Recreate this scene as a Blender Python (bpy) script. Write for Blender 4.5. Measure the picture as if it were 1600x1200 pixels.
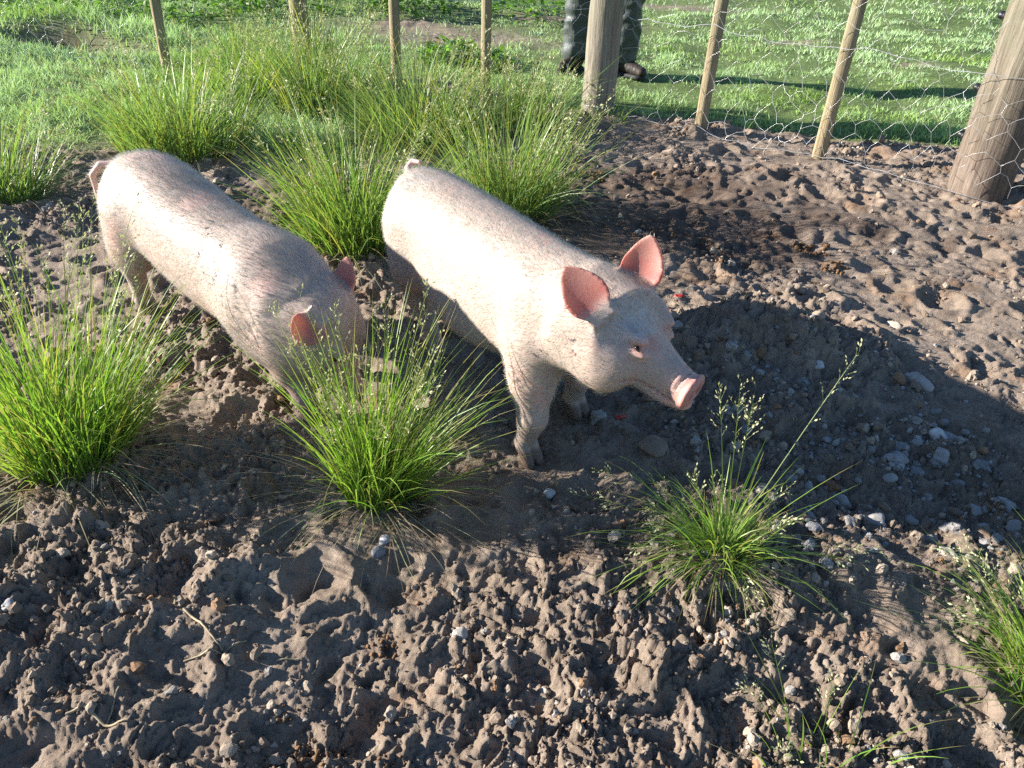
import bpy, math, random
import numpy as np
from mathutils import Vector, Matrix

random.seed(7)
rng = np.random.default_rng(7)
for o in list(bpy.data.objects):
    bpy.data.objects.remove(o)
scene = bpy.context.scene
col = scene.collection

# =====================================================================  camera
F_PX, PITCH, ROLL, CAM_H = 1230.0, math.radians(33), math.radians(2.5), 1.15
fwd = np.array([0, math.cos(PITCH), -math.sin(PITCH)])
r0 = np.array([1.0, 0, 0]); u0 = np.cross(r0, fwd)
RGT = math.cos(ROLL) * r0 + math.sin(ROLL) * u0
UPV = math.cos(ROLL) * u0 - math.sin(ROLL) * r0
cam_d = bpy.data.cameras.new("camera")
cam = bpy.data.objects.new("camera", cam_d)
col.objects.link(cam)
cam_d.sensor_width = 36.0
cam_d.lens = 36.0 * F_PX / 1600.0
cam_d.clip_start = 0.02
cam_d.clip_end = 2000
cam.matrix_world = Matrix(((RGT[0], UPV[0], -fwd[0], 0), (RGT[1], UPV[1], -fwd[1], 0),
                           (RGT[2], UPV[2], -fwd[2], CAM_H), (0, 0, 0, 1)))
scene.camera = cam

def G(px, py, z=0.0):
    """where a spot of the photograph (1600 x 1200) lies on the level ground"""
    d = fwd + RGT * (px - 800) / F_PX - UPV * (py - 600) / F_PX
    t = (z - CAM_H) / d[2]
    return np.array([d[0] * t, d[1] * t])

# =====================================================================  sky, sun, exposure
SUN_EL, SUN_AZ = math.radians(18), math.radians(174)       # sun stands to the left, a little behind the pigs
sun_dir = Vector((math.cos(SUN_AZ) * math.cos(SUN_EL), math.sin(SUN_AZ) * math.cos(SUN_EL), math.sin(SUN_EL)))
world = bpy.data.worlds.new("World"); scene.world = world; world.use_nodes = True
wn = world.node_tree.nodes; wl = world.node_tree.links
sky = wn.new("ShaderNodeTexSky"); sky.sky_type = 'NISHITA'; sky.sun_disc = False; sky.dust_density = .2; sky.ozone_density = 4.0
sky.sun_elevation = SUN_EL; sky.sun_rotation = math.atan2(sun_dir.x, sun_dir.y)
wn["Background"].inputs[1].default_value = 0.072
wl.new(sky.outputs[0], wn["Background"].inputs[0])
sl = bpy.data.lights.new("sun", 'SUN'); sl.energy = 5.0; sl.angle = math.radians(0.53); sl.color = (1.0, 0.945, 0.86)
so = bpy.data.objects.new("sun", sl); col.objects.link(so)
so.rotation_euler = (-sun_dir).to_track_quat('-Z', 'Y').to_euler()
so.location = (-6, 3, 5)
vs = scene.view_settings
vs.view_transform = 'Standard'; vs.look = 'None'; vs.gamma = 1.0; vs.use_curve_mapping = False
vs.exposure = 1.70
scene.render.engine = 'CYCLES'
scene.cycles.use_denoising = False
scene.cycles.max_bounces = 6; scene.cycles.diffuse_bounces = 3; scene.cycles.transparent_max_bounces = 6

# =====================================================================  helpers
def tag(o, label=None, cat=None, group=None, kind=None):
    if label: o["label"] = label
    if cat: o["category"] = cat
    if group: o["group"] = group
    if kind: o["kind"] = kind
    return o
def empty(name, loc=(0, 0, 0), rz=0.0):
    o = bpy.data.objects.new(name, None); col.objects.link(o)
    o.location = loc; o.rotation_euler = (0, 0, rz); o.empty_display_size = .05
    return o
def mesh_data(name, V, F, smooth=True, colr=None, attrs=None):
    V = np.asarray(V, np.float32); me = bpy.data.meshes.new(name)
    Fs = F if isinstance(F, list) else [F]
    loops = np.concatenate([np.asarray(f).ravel() for f in Fs]).astype(np.int32)
    tot = np.concatenate([np.full(len(f), np.asarray(f).shape[1]) for f in Fs]).astype(np.int32)
    st = np.concatenate([[0], np.cumsum(tot)[:-1]]).astype(np.int32)
    me.vertices.add(len(V)); me.vertices.foreach_set("co", V.ravel())
    me.loops.add(len(loops)); me.loops.foreach_set("vertex_index", loops)
    me.polygons.add(len(tot)); me.polygons.foreach_set("loop_start", st); me.polygons.foreach_set("loop_total", tot)
    me.polygons.foreach_set("use_smooth", np.full(len(tot), smooth))
    if colr is not None:
        a = me.attributes.new("tint", 'FLOAT_COLOR', 'POINT')
        c = np.ones((len(V), 4), np.float32); c[:, :3] = colr
        a.data.foreach_set("color", c.ravel())
    for k, v in (attrs or {}).items():
        a = me.attributes.new(k, 'FLOAT', 'POINT'); a.data.foreach_set("value", np.asarray(v, np.float32))
    me.update(calc_edges=True); me.validate()
    return me
def mesh_obj(name, V, F, mat, parent=None, smooth=True, colr=None, attrs=None):
    me = mesh_data(name, V, F, smooth, colr, attrs); me.materials.append(mat)
    o = bpy.data.objects.new(name, me); col.objects.link(o)
    if parent is not None: o.parent = parent
    return o
class Mat:
    def __init__(self, name, rough=.8, spec=.3):
        self.m = bpy.data.materials.new(name); self.m.use_nodes = True
        self.n = self.m.node_tree.nodes; self.l = self.m.node_tree.links
        self.b = self.n["Principled BSDF"]; self.out = self.n["Material Output"]
        self.b.inputs["Roughness"].default_value = rough
        self.b.inputs["Specular IOR Level"].default_value = spec
    def new(self, t, **kw):
        x = self.n.new(t)
        for k, v in kw.items(): setattr(x, k, v)
        return x
    def coord(self, which="Object", scale=(1, 1, 1)):
        c = self.new("ShaderNodeTexCoord"); mp = self.new("ShaderNodeMapping"); mp.inputs["Scale"].default_value = scale
        self.l.new(c.outputs[which], mp.inputs[0]); return mp.outputs[0]
    def noise(self, vec, scale, detail=4, rough=.55, dist=0.0):
        x = self.new("ShaderNodeTexNoise"); x.inputs["Scale"].default_value = scale; x.inputs["Detail"].default_value = detail
        x.inputs["Roughness"].default_value = rough; x.inputs["Distortion"].default_value = dist
        self.l.new(vec, x.inputs["Vector"]); return x.outputs["Fac"]
    def ramp(self, fac, stops):
        r = self.new("ShaderNodeValToRGB"); e = r.color_ramp.elements
        while len(e) < len(stops): e.new(.5)
        for i, (p, c) in enumerate(stops): e[i].position = p; e[i].color = (*c, 1) if len(c) == 3 else c
        self.l.new(fac, r.inputs[0]); return r.outputs[0]
    def mix(self, fac, a, b, mode='MIX'):
        x = self.new("ShaderNodeMix", data_type='RGBA', blend_type=mode)
        for sock, v in ((x.inputs[0], fac), (x.inputs[6], a), (x.inputs[7], b)):
            if isinstance(v, (int, float)): sock.default_value = v
            elif isinstance(v, tuple): sock.default_value = (*v, 1)
            else: self.l.new(v, sock)
        return x.outputs[2]
    def attr(self, name, out="Color"):
        a = self.new("ShaderNodeAttribute"); a.attribute_name = name; return a.outputs[out]
    def color(self, c): 
        if isinstance(c, tuple): self.b.inputs["Base Color"].default_value = (*c, 1)
        else: self.l.new(c, self.b.inputs["Base Color"])
    def bump(self, h, strength=.5, dist=.002):
        x = self.new("ShaderNodeBump"); x.inputs["Strength"].default_value = strength; x.inputs["Distance"].default_value = dist
        self.l.new(h, x.inputs["Height"]); self.l.new(x.outputs[0], self.b.inputs["Normal"])
    def translucent(self, c, fac):
        t = self.new("ShaderNodeBsdfTranslucent"); mx = self.new("ShaderNodeMixShader"); mx.inputs[0].default_value = fac
        if isinstance(c, tuple): t.inputs[0].default_value = (*c, 1)
        else: self.l.new(c, t.inputs[0])
        self.l.new(self.b.outputs[0], mx.inputs[1]); self.l.new(t.outputs[0], mx.inputs[2]); self.l.new(mx.outputs[0], self.out.inputs[0])

def h01(ix, iy, seed):
    h = (ix.astype(np.int64) * 374761393 + iy.astype(np.int64) * 668265263 + seed * 974711) & 0xffffffff
    h = ((h ^ (h >> 13)) * 1274126177) & 0xffffffff
    h = ((h ^ (h >> 16)) * 2246822519) & 0xffffffff
    return ((h ^ (h >> 15)) & 0xffffff) / float(0x1000000)
def gnoise(x, y, seed=0):
    xi = np.floor(x); yi = np.floor(y); fx = x - xi; fy = y - yi
    u = fx * fx * fx * (fx * (fx * 6 - 15) + 10); v = fy * fy * fy * (fy * (fy * 6 - 15) + 10)
    def g(dx, dy):
        a = h01(xi + dx, yi + dy, seed) * 6.2831853
        return np.cos(a) * (fx - dx) + np.sin(a) * (fy - dy)
    n0 = g(0, 0) + u * (g(1, 0) - g(0, 0)); n1 = g(0, 1) + u * (g(1, 1) - g(0, 1))
    return (n0 + v * (n1 - n0)) * 1.5
def worley(x, y, seed=0, jit=.9):
    xi = np.floor(x); yi = np.floor(y); best = np.full(x.shape, 9.0); rid = np.zeros(x.shape)
    for dx in (-1, 0, 1):
        for dy in (-1, 0, 1):
            px = xi + dx + .5 + jit * (h01(xi + dx, yi + dy, seed) - .5); py = yi + dy + .5 + jit * (h01(xi + dx, yi + dy, seed + 31) - .5)
            d = (px - x) ** 2 + (py - y) ** 2; m = d < best
            best = np.where(m, d, best); rid = np.where(m, h01(xi + dx, yi + dy, seed + 77), rid)
    return np.sqrt(best), rid
def sstep(a, b, x):
    t = np.clip((x - a) / (b - a), 0, 1); return t * t * (3 - 2 * t)

# =====================================================================  ground: rooted-up soil in the pen, pasture beyond the fence
POST_A = np.array([.42, 4.64]); POST_B = np.array([2.09, 3.56]); LEFT_END = np.array([-5.2, 5.85]); RIGHT_END = np.array([4.2, 2.2])
def fence_side(x, y):
    """signed distance: above 0 lies behind the fence"""
    def line(p, q):
        d = (q - p) / np.linalg.norm(q - p); return (x - p[0]) * -d[1] + (y - p[1]) * d[0]
    return np.minimum(line(LEFT_END, POST_A), line(POST_A, POST_B))
HOOVES = []            # filled from the pigs below
def near_hoof(x, y, r=.10):
    m = np.zeros(np.shape(x))
    for hx, hy in HOOVES: m = np.maximum(m, np.exp(-((x - hx) ** 2 + (y - hy) ** 2) / r ** 2))
    return m
BARE = [(G(740, 60), (1.0, .55)), (G(640, 40), (.55, .5)), (G(880, 30), (.7, .4)), (G(1250, 68), (.30, .16)), (G(1060, 12), (.8, .35)), (G(1420, 110), (.22, .12))]
def grass_mask(x, y):
    n = gnoise(x * 1.7, y * 1.7, 3) * .5 + gnoise(x * 5, y * 5, 4) * .25
    s = fence_side(x, y)
    right = sstep(-.06, .06, s + n * .16 - .02)
    # grassy strip inside the pen, in the far left corner
    lx = sstep(-.55, -1.15, x) ; ly = sstep(3.55, 3.95, y + n * .45 + .12 * np.minimum(x + 2.3, 0))
    m = np.maximum(right, lx * ly)
    for c, r in BARE:
        m = m * (1 - np.exp(-(((x - c[0]) / r[0]) ** 2 + ((y - c[1]) / r[1]) ** 2) ** 1.5 * .8) * .0 - .98 * np.exp(-(((x - c[0]) / r[0]) ** 2 + ((y - c[1]) / r[1]) ** 2) * 1.3 + n * .6 * 0) )
    # dark bare face of the bank
    m = m * (1 - .97 * bank_face(x, y))
    return np.clip(m, 0, 1)
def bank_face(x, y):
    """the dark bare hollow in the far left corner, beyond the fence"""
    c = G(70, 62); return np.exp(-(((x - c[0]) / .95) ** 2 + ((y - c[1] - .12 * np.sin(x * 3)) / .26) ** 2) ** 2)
def macro(x, y):
    z = .030 * gnoise(x * .9, y * .9, 11) + .020 * gnoise(x * 2.3, y * 2.3, 12)
    c = G(1200, 545); z = z + .105 * np.exp(-(((x - c[0]) / .27) ** 2 + ((y - c[1]) / .12) ** 2)) * (1 + .7 * gnoise(x * 7, y * 7, 17))
    c = G(1020, 705); z = z + .030 * np.exp(-(((x - c[0]) / .13) ** 2 + ((y - c[1]) / .07) ** 2))
    c = G(1400, 750); z = z - .085 * np.exp(-(((x - c[0]) / .42) ** 2 + ((y - c[1]) / .20) ** 2))
    c = G(1290, 905); z = z + .035 * np.exp(-(((x - c[0]) / .25) ** 2 + ((y - c[1]) / .08) ** 2))
    z = z - .20 * bank_face(x, y + .05) + .06 * bank_face(x, y - .45)
    z = z + .05 * sstep(.1, 2.5, fence_side(x, y)) * gnoise(x * .5, y * .5, 9)
    return z
def rough_mask(x, y):
    """0 trampled smooth, 1 freshly rooted clods"""
    n = gnoise(x * 1.9, y * 1.9, 21) * .7 + gnoise(x * 4.5, y * 4.5, 22) * .45
    m = .52 + n * 1.05
    m = m - .55 * np.exp(-(((x - 1.15) / .75) ** 2 + ((y - 3.1) / .85) ** 2)) - .25 * np.exp(-(((x - 1.5) / .5) ** 2 + ((y - 2.2) / .4) ** 2))
    m = m + .35 * np.exp(-(((x - .25) / .6) ** 2 + ((y - .85) / .35) ** 2)) - .30 * np.exp(-(((x + .55) / .3) ** 2 + ((y - .85) / .3) ** 2))
    c = G(760, 790); m = m - .55 * np.exp(-(((x - c[0]) / .22) ** 2 + ((y - c[1]) / .12) ** 2))
    c = G(1200, 545); m = m + .8 * np.exp(-(((x - c[0]) / .35) ** 2 + ((y - c[1]) / .16) ** 2))
    c = G(1060, 640); m = m + .75 * np.exp(-(((x - c[0]) / .38) ** 2 + ((y - c[1]) / .22) ** 2))
    c = G(1400, 720); m = m + .45 * np.exp(-(((x - c[0]) / .4) ** 2 + ((y - c[1]) / .2) ** 2))
    return np.clip(m, .06, 1)
def damp_shade_mask(x, y):
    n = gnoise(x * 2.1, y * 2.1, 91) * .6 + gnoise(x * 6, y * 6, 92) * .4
    m = 1.1 * np.exp(-(((x - .75) / .75) ** 2 + ((y - 3.1) / .65) ** 2)) + .9 * np.exp(-(((x + .6) / .9) ** 2 + ((y - 2.9) / .5) ** 2)) + .8 * bank_face(x, y)  # wet ground, plus shade of the far left hollow painted into its colour
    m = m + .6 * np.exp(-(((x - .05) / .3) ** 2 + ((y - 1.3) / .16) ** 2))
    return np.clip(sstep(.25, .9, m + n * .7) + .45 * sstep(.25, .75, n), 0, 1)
def height(x, y, fine=True):
    gm = grass_mask(x, y)
    hf = near_hoof(x, y)
    z = macro(x, y) * (1 - near_hoof(x, y, .22))
    rm = rough_mask(x, y) * (1 - .85 * gm) * (1 - .6 * hf)
    far = sstep(9, 5, y)
    wx = x + .025 * gnoise(x * 9, y * 9, 41); wy = y + .025 * gnoise(x * 9 + 7, y * 9, 42)
    wx = wx + .012 * gnoise(x * 24, y * 24, 43); wy = wy + .012 * gnoise(x * 24 + 3, y * 24, 44)
    bare = (1 - gm) * far
    # hollows left by hooves and snouts
    w, rid = worley(wx * 6.5, wy * 6.5, 5)
    on = (rid > .52) * bare
    z = z - .020 * (1 - sstep(.06, .46, w)) * (.4 + .6 * rid) * on * (1 - hf) + .010 * sstep(.33, .48, w) * sstep(.72, .52, w) * on
    w2, rid2 = worley(wx * 17, wy * 17, 6)
    z = z - .013 * np.where(rid2 > .62, 1 - sstep(.08, .40, w2), 0) * bare * (1 - hf)
    b = gnoise(wx * 5, wy * 5, 51); z = z + .019 * (np.abs(b) * 2 - .55) * (.35 + .65 * rm) * (1 - gm * .8) * (1 - hf) * far
    if fine:
        b = gnoise(wx * 12, wy * 12, 52); z = z + .012 * (.5 - np.abs(b) * 1.6) * (.25 + .75 * rm) * (1 - gm * .8) * far * (1 - .7 * hf)
        rg = (.10 + .90 * rm) * far
        for fq, amp, thr, sd in ((20, .0085, .58, 7), (37, .0105, .42, 8), (70, .0090, .32, 13), (125, .0060, .26, 14)):      # crumbly clods, each a little dome with a sharp foot
            wv, ri = worley(wx * fq + sd, wy * fq, sd, .95)
            rr = .30 + .28 * ri
            z = z + amp * rg * np.sqrt(np.maximum(0, rr * rr - wv * wv)) / .5 * (ri > thr)
        z = z + .0050 * rg * gnoise(wx * 48, wy * 48, 53) + .0032 * gnoise(x * 105, y * 105, 54) * (.4 + .6 * rm) * far + .0018 * gnoise(x * 210, y * 210, 55) * (.4 + .6 * rm) * far
    return z

# =====================================================================  pigs: shape and pose
# ---------- signed-distance pig ----------
def nrm(v):
    v=np.asarray(v,float); return v/np.linalg.norm(v)
def smin(a,b,k):
    h=np.clip(.5+.5*(b-a)/k,0,1)
    return b+(a-b)*h-k*h*(1-h)
def catmull(xs,ys,x):
    # smooth monotone-ish interpolation: cubic hermite with finite-difference tangents
    xs=np.asarray(xs,float); ys=np.asarray(ys,float)
    m=np.gradient(ys,xs)
    i=np.clip(np.searchsorted(xs,x)-1,0,len(xs)-2)
    h=xs[i+1]-xs[i]; t=np.clip((x-xs[i])/h,0,1)
    return (2*t**3-3*t**2+1)*ys[i]+(t**3-2*t**2+t)*h*m[i]+(-2*t**3+3*t**2)*ys[i+1]+(t**3-t**2)*h*m[i+1]
def sweep(P,o,a,u,prof,p=2.2):
    """body swept along straight axis a from o; prof rows: t, side offset, up offset, half width, half height up, half height down"""
    a=nrm(a); u=nrm(u-np.dot(u,a)*a); l=np.cross(u,a)
    D=P-o; t=D@a; y=D@l; z=D@u
    prof=np.array(prof); ts=prof[:,0]
    c=[catmull(ts,prof[:,k],t) for k in range(1,6)]
    dy=y-c[0]; dz=z-c[1]; hh=np.where(dz>0,c[3],c[4])
    r=(np.abs(dy/c[2])**p+np.abs(dz/hh)**p)**(1/p)
    d=(r-1)*np.minimum(c[2],hh)
    ex=np.maximum(ts[0]-t,t-ts[-1])
    return np.where(ex>0,np.sqrt(np.maximum(d,0)**2+ex**2)+np.minimum(d,0)*0,d)
def cone(P,a,b,ra,rb,sq=None):
    a=np.asarray(a,float); b=np.asarray(b,float); ab=b-a
    t=np.clip(((P-a)@ab)/(ab@ab),0,1)
    q=P-a-t[...,None]*ab
    if sq is not None: q=q*np.asarray(sq)
    return np.linalg.norm(q,axis=-1)-(ra+(rb-ra)*t)
def ell(P,c,r,axes=None):
    q=P-np.asarray(c,float)
    if axes is not None: q=q@np.asarray(axes,float).T
    r=np.asarray(r,float); k=np.linalg.norm(q/r,axis=-1)
    return (k-1)*r.min()
def ear_sdf(P,e):
    a=nrm(e['tip']); n=np.asarray(e['face'],float); n=nrm(n-np.dot(n,a)*a); v=np.cross(n,a)
    D=P-np.asarray(e['base'],float); U=D@a; V=D@v; N=D@n
    L,W=e['L'],e['W']; t=np.clip(U/L,0,1)
    w=W*catmull([0,.15,.4,.7,.88,1],[.62,.88,1,.72,.40,.06],t)
    off=e['cup']*(V/W)**2*W + e.get('curl',0)*t**2*L
    th=.0042+.006*(1-t)**2
    dn=np.abs(N-off)-th
    d2=np.maximum(np.abs(V-e.get('skew',0)*t*L)-w,np.maximum(U-L,-U-.02))
    d=np.sqrt(np.maximum(dn,0)**2+np.maximum(d2,0)**2)+np.minimum(np.maximum(dn,d2),0)
    return d*.75,U,N-off
def surface_nets(F,lo,h):
    nx,ny,nz=F.shape
    s=F<0
    c=np.zeros((nx-1,ny-1,nz-1),np.int8)
    acc=np.zeros(c.shape+(3,)); cnt=np.zeros(c.shape)
    corners=[(i,j,k) for i in (0,1) for j in (0,1) for k in (0,1)]
    def sl(i,j,k): return (slice(i,nx-1+i),slice(j,ny-1+j),slice(k,nz-1+k))
    for a in corners:
        for ax in range(3):
            if a[ax]==0:
                b=list(a); b[ax]=1; b=tuple(b)
                fa=F[sl(*a)]; fb=F[sl(*b)]
                m=(fa<0)!=(fb<0)
                t=np.where(m,fa/np.where(m,fa-fb,1),0)
                for q in range(3):
                    acc[...,q]+=np.where(m,a[q]+(t if q==ax else 0),0)
                cnt+=m
    act=cnt>0
    idx=-np.ones(c.shape,np.int64); idx[act]=np.arange(act.sum())
    ijk=np.argwhere(act)
    V=(ijk+acc[act]/cnt[act][:,None])*h+lo
    faces=[]
    for ax in range(3):
        o=[(0,0,0)]*4
        u,v=[(1,2),(2,0),(0,1)][ax]
        a=[slice(1,-1)]*3; a[ax]=slice(0,-1)
        sh=[n for n in F.shape]
        # edges along ax at interior positions
        A=[slice(1,n-1) for n in sh]; B=[slice(1,n-1) for n in sh]
        A[ax]=slice(0,sh[ax]-1); B[ax]=slice(1,sh[ax])
        fa=s[tuple(A)]; fb=s[tuple(B)]
        e=np.argwhere(fa!=fb); 
        base=e.copy(); 
        for q in range(3):
            if q!=ax: base[:,q]+=1
        def cell(du,dv):
            c_=base.copy(); c_[:,u]+=du; c_[:,v]+=dv
            return idx[c_[:,0],c_[:,1],c_[:,2]]
        q=np.stack([cell(-1,-1),cell(0,-1),cell(0,0),cell(-1,0)],1)
        flip=~fa[tuple(e.T)]
        q[flip]=q[flip][:,::-1]
        faces.append(q)
    return V,np.concatenate(faces)

def pig_field(P,S,want=False):
    """distance field of a pig described by S, in its own frame (x forward, y left, z up)"""
    d=sweep(P,np.zeros(3),np.array([1.,0,0]),np.array([0,0,1.]),S['torso'],2.25)
    for a,b,ra,rb,k in S['lumps']: d=smin(d,cone(P,a,b,ra,rb),k)
    for c_,r_,k_ in S['muscle']: d=smin(d,ell(P,c_,r_),k_)
    leg=np.full(d.shape,9.)
    for L in S['legs']:
        q=None
        for (a,b,ra,rb) in L['seg']:
            c=cone(P,a,b,ra,rb); q=c if q is None else smin(q,c,.016)
        leg=np.minimum(leg,q)
        d=smin(d,q,.05)
    hoof=np.full(d.shape,9.)
    for L in S['legs']:
        for (a,b,ra,rb) in L['toes']:
            hoof=np.minimum(hoof,cone(P,a,b,ra,rb))
    d=smin(d,hoof,.008)
    H=S['head']; o=np.array(H['o']); a=nrm(H['a']); u=np.array(H['u'],float); u=nrm(u-np.dot(u,a)*a); l=np.cross(u,a)
    hd=sweep(P,o,a,u,H['prof'],2.15)
    D=P-o; t=D@a; y=D@l; z=D@u
    def hp(t_,y_,z_): return o+a*t_+l*y_+u*z_
    for sgn in (-1,1):
        hd=smin(hd,ell(P,hp(.052,sgn*.060,-.032),(.064,.044,.066),[a,l,u]),.016)       # cheek
        hd=smin(hd,ell(P,hp(.090,sgn*.053,.054),(.026,.011,.011),[a,l,u]),.02)       # brow
        hd=smin(hd,ell(P,hp(.110,sgn*.055,.028),(.016,.008,.006),[a,l,u]),.014)      # lower lid
    hd=smin(hd,ell(P,hp(.15,0,-.052),(.085,.036,.020),[a,l,u]),.02)                # lower jaw
    d=smin(d,hd,.05)
    ts=H['L']
    dn=a*math.cos(.06)+u*math.sin(.06)                 # snout disc faces slightly down
    un=nrm(u-np.dot(u,dn)*dn)
    disc=ell(P,hp(ts,0,H['sz']+.003),(.0115,.045,.034),[dn,l,un])
    disc=-smin(-disc,ell(P,hp(ts,0,H['sz']+.003)+dn*.0165,(.010,.033,.023),[dn,l,un]),.005)
    d=smin(d,disc,.0035)
    for kk in (.022,.036): d=-smin(-d,np.maximum(np.abs(t-(ts-kk)-.10*np.maximum(z-.0,0))-.0012,np.maximum(-z-.012,-d-.004)),.003)   # folds behind the disc
    for sgn in (-1,1):                                # nostrils and eyes
        d=-smin(-d,ell(P,hp(ts+.010,sgn*.016,H['sz']+.002),(.016,.009,.012),[a,l,u]),.003)
        d=-smin(-d,ell(P,hp(.104,sgn*.0735,.041),(.011,.012,.0032),[nrm(a-.35*u),l,u]),.004)
    # mouth line
    mo=np.maximum(np.abs(z-(-.040+.10*np.maximum(.20-t,0)*.6))-.0015,np.maximum(.105-t,t-ts+.012))
    mo=np.maximum(mo,.028-np.abs(y))
    d=-smin(-d,np.where(d>-.006,mo,.02),.004)
    earU=np.full(d.shape,-9.); earN=np.zeros(d.shape); ed=np.full(d.shape,9.)
    for e in S['ears']:
        q,U_,N_=ear_sdf(P,e)
        m=q<ed; earU=np.where(m,U_/e['L'],earU); earN=np.where(m,N_,earN); ed=np.minimum(ed,q)
    d=smin(d,ed,.014)
    tl=np.full(d.shape,9.)
    T=S['tail']
    for i in range(len(T)-1): tl=np.minimum(tl,cone(P,T[i][:3],T[i+1][:3],T[i][3],T[i+1][3]))
    d=smin(d,tl,.012)
    if want: return d,dict(ear=ed,earU=earU,earN=earN,hoof=hoof,leg=leg,ht=t,hy=y,hz=z,hd=hd,disc=disc,tail=tl)
    return d

def build_pig(S,h=.005):
    lo=np.array(S['lo']); hi=np.array(S['hi'])
    n=np.ceil((hi-lo)/h).astype(int)
    # coarse pass then narrow band
    H=4*h; nc=np.ceil((hi-lo)/H).astype(int)+1
    g=np.stack(np.meshgrid(*[lo[i]+H*(np.arange(nc[i])+.5) for i in range(3)],indexing='ij'),-1)
    cd=pig_field(g.reshape(-1,3),S).reshape(nc)
    F=np.repeat(np.repeat(np.repeat(cd,4,0),4,1),4,2)
    near=np.abs(F)<H*1.9
    ii=np.argwhere(near)
    F[near]=pig_field(lo+h*ii,S)
    V,Q=surface_nets(F,lo,h)
    # project onto the surface
    for _ in range(2):
        e=h*.3
        d=pig_field(V,S)
        G=np.stack([pig_field(V+e*np.eye(3)[i],S)-pig_field(V-e*np.eye(3)[i],S) for i in range(3)],-1)/(2*e)
        gl=(G**2).sum(-1)
        stp=np.clip(d/np.maximum(gl,.2),-h*.6,h*.6)
        V=V-.8*stp[:,None]*G
    N=G/np.maximum(np.sqrt(gl),1e-6)[:,None]
    _,info=pig_field(V,S,True)
    return V,Q,N,info

def rot2(a): 
    c,s=math.cos(a),math.sin(a); return np.array([[c,-s,0],[s,c,0],[0,0,1]])

def toes(x,y,z0=.0,yaw=0.,pit=0.):
    f=np.array([math.cos(yaw),math.sin(yaw),0]); s=np.array([-f[1],f[0],0]); o=np.array([x,y,z0])
    up=np.array([0,0,1.]); out=[]
    for k in (-1,1):
        out.append((o+s*k*.012+up*.045,o+s*k*.0135+f*.026+up*.015,.017,.0130))
        out.append((o+s*k*.0145+f*.006+up*.014,o+s*k*.0135+f*.030+up*.0105,.0145,.0105))
        out.append((o-f*.012+s*k*.017+up*.058,o-f*.026+s*k*.020+up*.036,.009,.006))
    return [(tuple(a),tuple(b),r,q) for a,b,r,q in out]
def leg_front(sh,el,kn,ho,yaw=0.,z0=0.):
    f=np.array([math.cos(yaw),math.sin(yaw),0]);
    fet=np.array([ho[0],ho[1],z0+.062])-f*.004
    return dict(seg=[(sh,el,.085,.060),(el,kn,.056,.034),(kn,tuple(fet),.032,.025)],toes=toes(ho[0],ho[1],z0,yaw))
def leg_hind(hip,st,hk,ho,yaw=0.,z0=0.):
    f=np.array([math.cos(yaw),math.sin(yaw),0]);
    fet=np.array([ho[0],ho[1],z0+.062])-f*.004
    return dict(seg=[(hip,st,.115,.085),(st,hk,.078,.034),(hk,tuple(fet),.032,.025)],toes=toes(ho[0],ho[1],z0,yaw))

SPEC={}
A=dict(heading=-56,pos=(.105,1.535,0),lo=(-.82,-.24,-.012),hi=(.48,.34,.64))
A['torso']=[(-.725,0,.385,.02,.03,.03),(-.71,0,.38,.06,.070,.07),(-.665,0,.37,.096,.100,.105),(-.58,0,.355,.114,.122,.14),(-.46,0,.342,.124,.138,.155),(-.32,0,.333,.126,.146,.16),(-.16,0,.33,.122,.148,.158),(-.03,0,.335,.114,.146,.145),(.06,0,.35,.105,.138,.115),(.13,.003,.37,.096,.115,.105),(.20,.01,.385,.085,.095,.09)]
A['lumps']=[]
A['muscle']=[((-.02,s*.088,.33),(.062,.034,.105),.022) for s in (-1,1)]+[((-.60,s*.080,.31),(.085,.036,.11),.022) for s in (-1,1)]+[((-.30,s*.095,.26),(.17,.036,.085),.03) for s in (-1,1)]
def lf(sh,el,kn,ho,yaw=0.,z0=0.):
    f=np.array([math.cos(yaw),math.sin(yaw),0]);fet=np.array([ho[0],ho[1],z0+.062])-f*.004
    return dict(seg=[(sh,el,.060,.050),(el,kn,.047,.033),(kn,tuple(fet),.031,.0245)],toes=toes(ho[0],ho[1],z0,yaw))
def lh(hip,st,hk,ho,yaw=0.,z0=0.):
    f=np.array([math.cos(yaw),math.sin(yaw),0]);fet=np.array([ho[0],ho[1],z0+.062])-f*.004
    return dict(seg=[(hip,st,.085,.068),(st,hk,.060,.032),(hk,tuple(fet),.030,.024)],toes=toes(ho[0],ho[1],z0,yaw))
A['legs']=[lf((0,-.065,.28),(.02,-.085,.20),(.045,-.097,.125),(.035,-.102),.1),
 lf((-.02,.065,.28),(-.05,.085,.20),(-.045,.10,.125),(-.06,.107),.1),
 lh((-.60,-.05,.34),(-.575,-.068,.24),(-.565,-.07,.155),(-.50,-.065),.1),
 lh((-.60,.05,.34),(-.59,.068,.24),(-.61,.07,.155),(-.57,.07),.1)]
A['head']=dict(o=(.14,.0,.385),a=(.175,.065,-.052),u=(.25,.1,1),L=.222,sz=-.018,prof=[(-.06,0,.0,.085,.085,.085),(-.02,0,.0,.090,.090,.09),(.03,0,.002,.084,.088,.085),(.08,0,-.004,.070,.074,.070),(.125,0,-.010,.052,.053,.050),(.165,0,-.015,.040,.041,.034),(.205,0,-.018,.036,.033,.029),(.219,0,-.018,.035,.031,.028)])
A['ears']=[dict(base=(.200,-.070,.458),tip=(-.62,-.36,.66),face=(.67,-.59,.40),L=.108,W=.043,cup=.28,curl=.0),
 dict(base=(.155,.07,.46),tip=(-.1,.2,1.),face=(.5,-.8,.1),L=.105,W=.043,cup=.35)]
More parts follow.
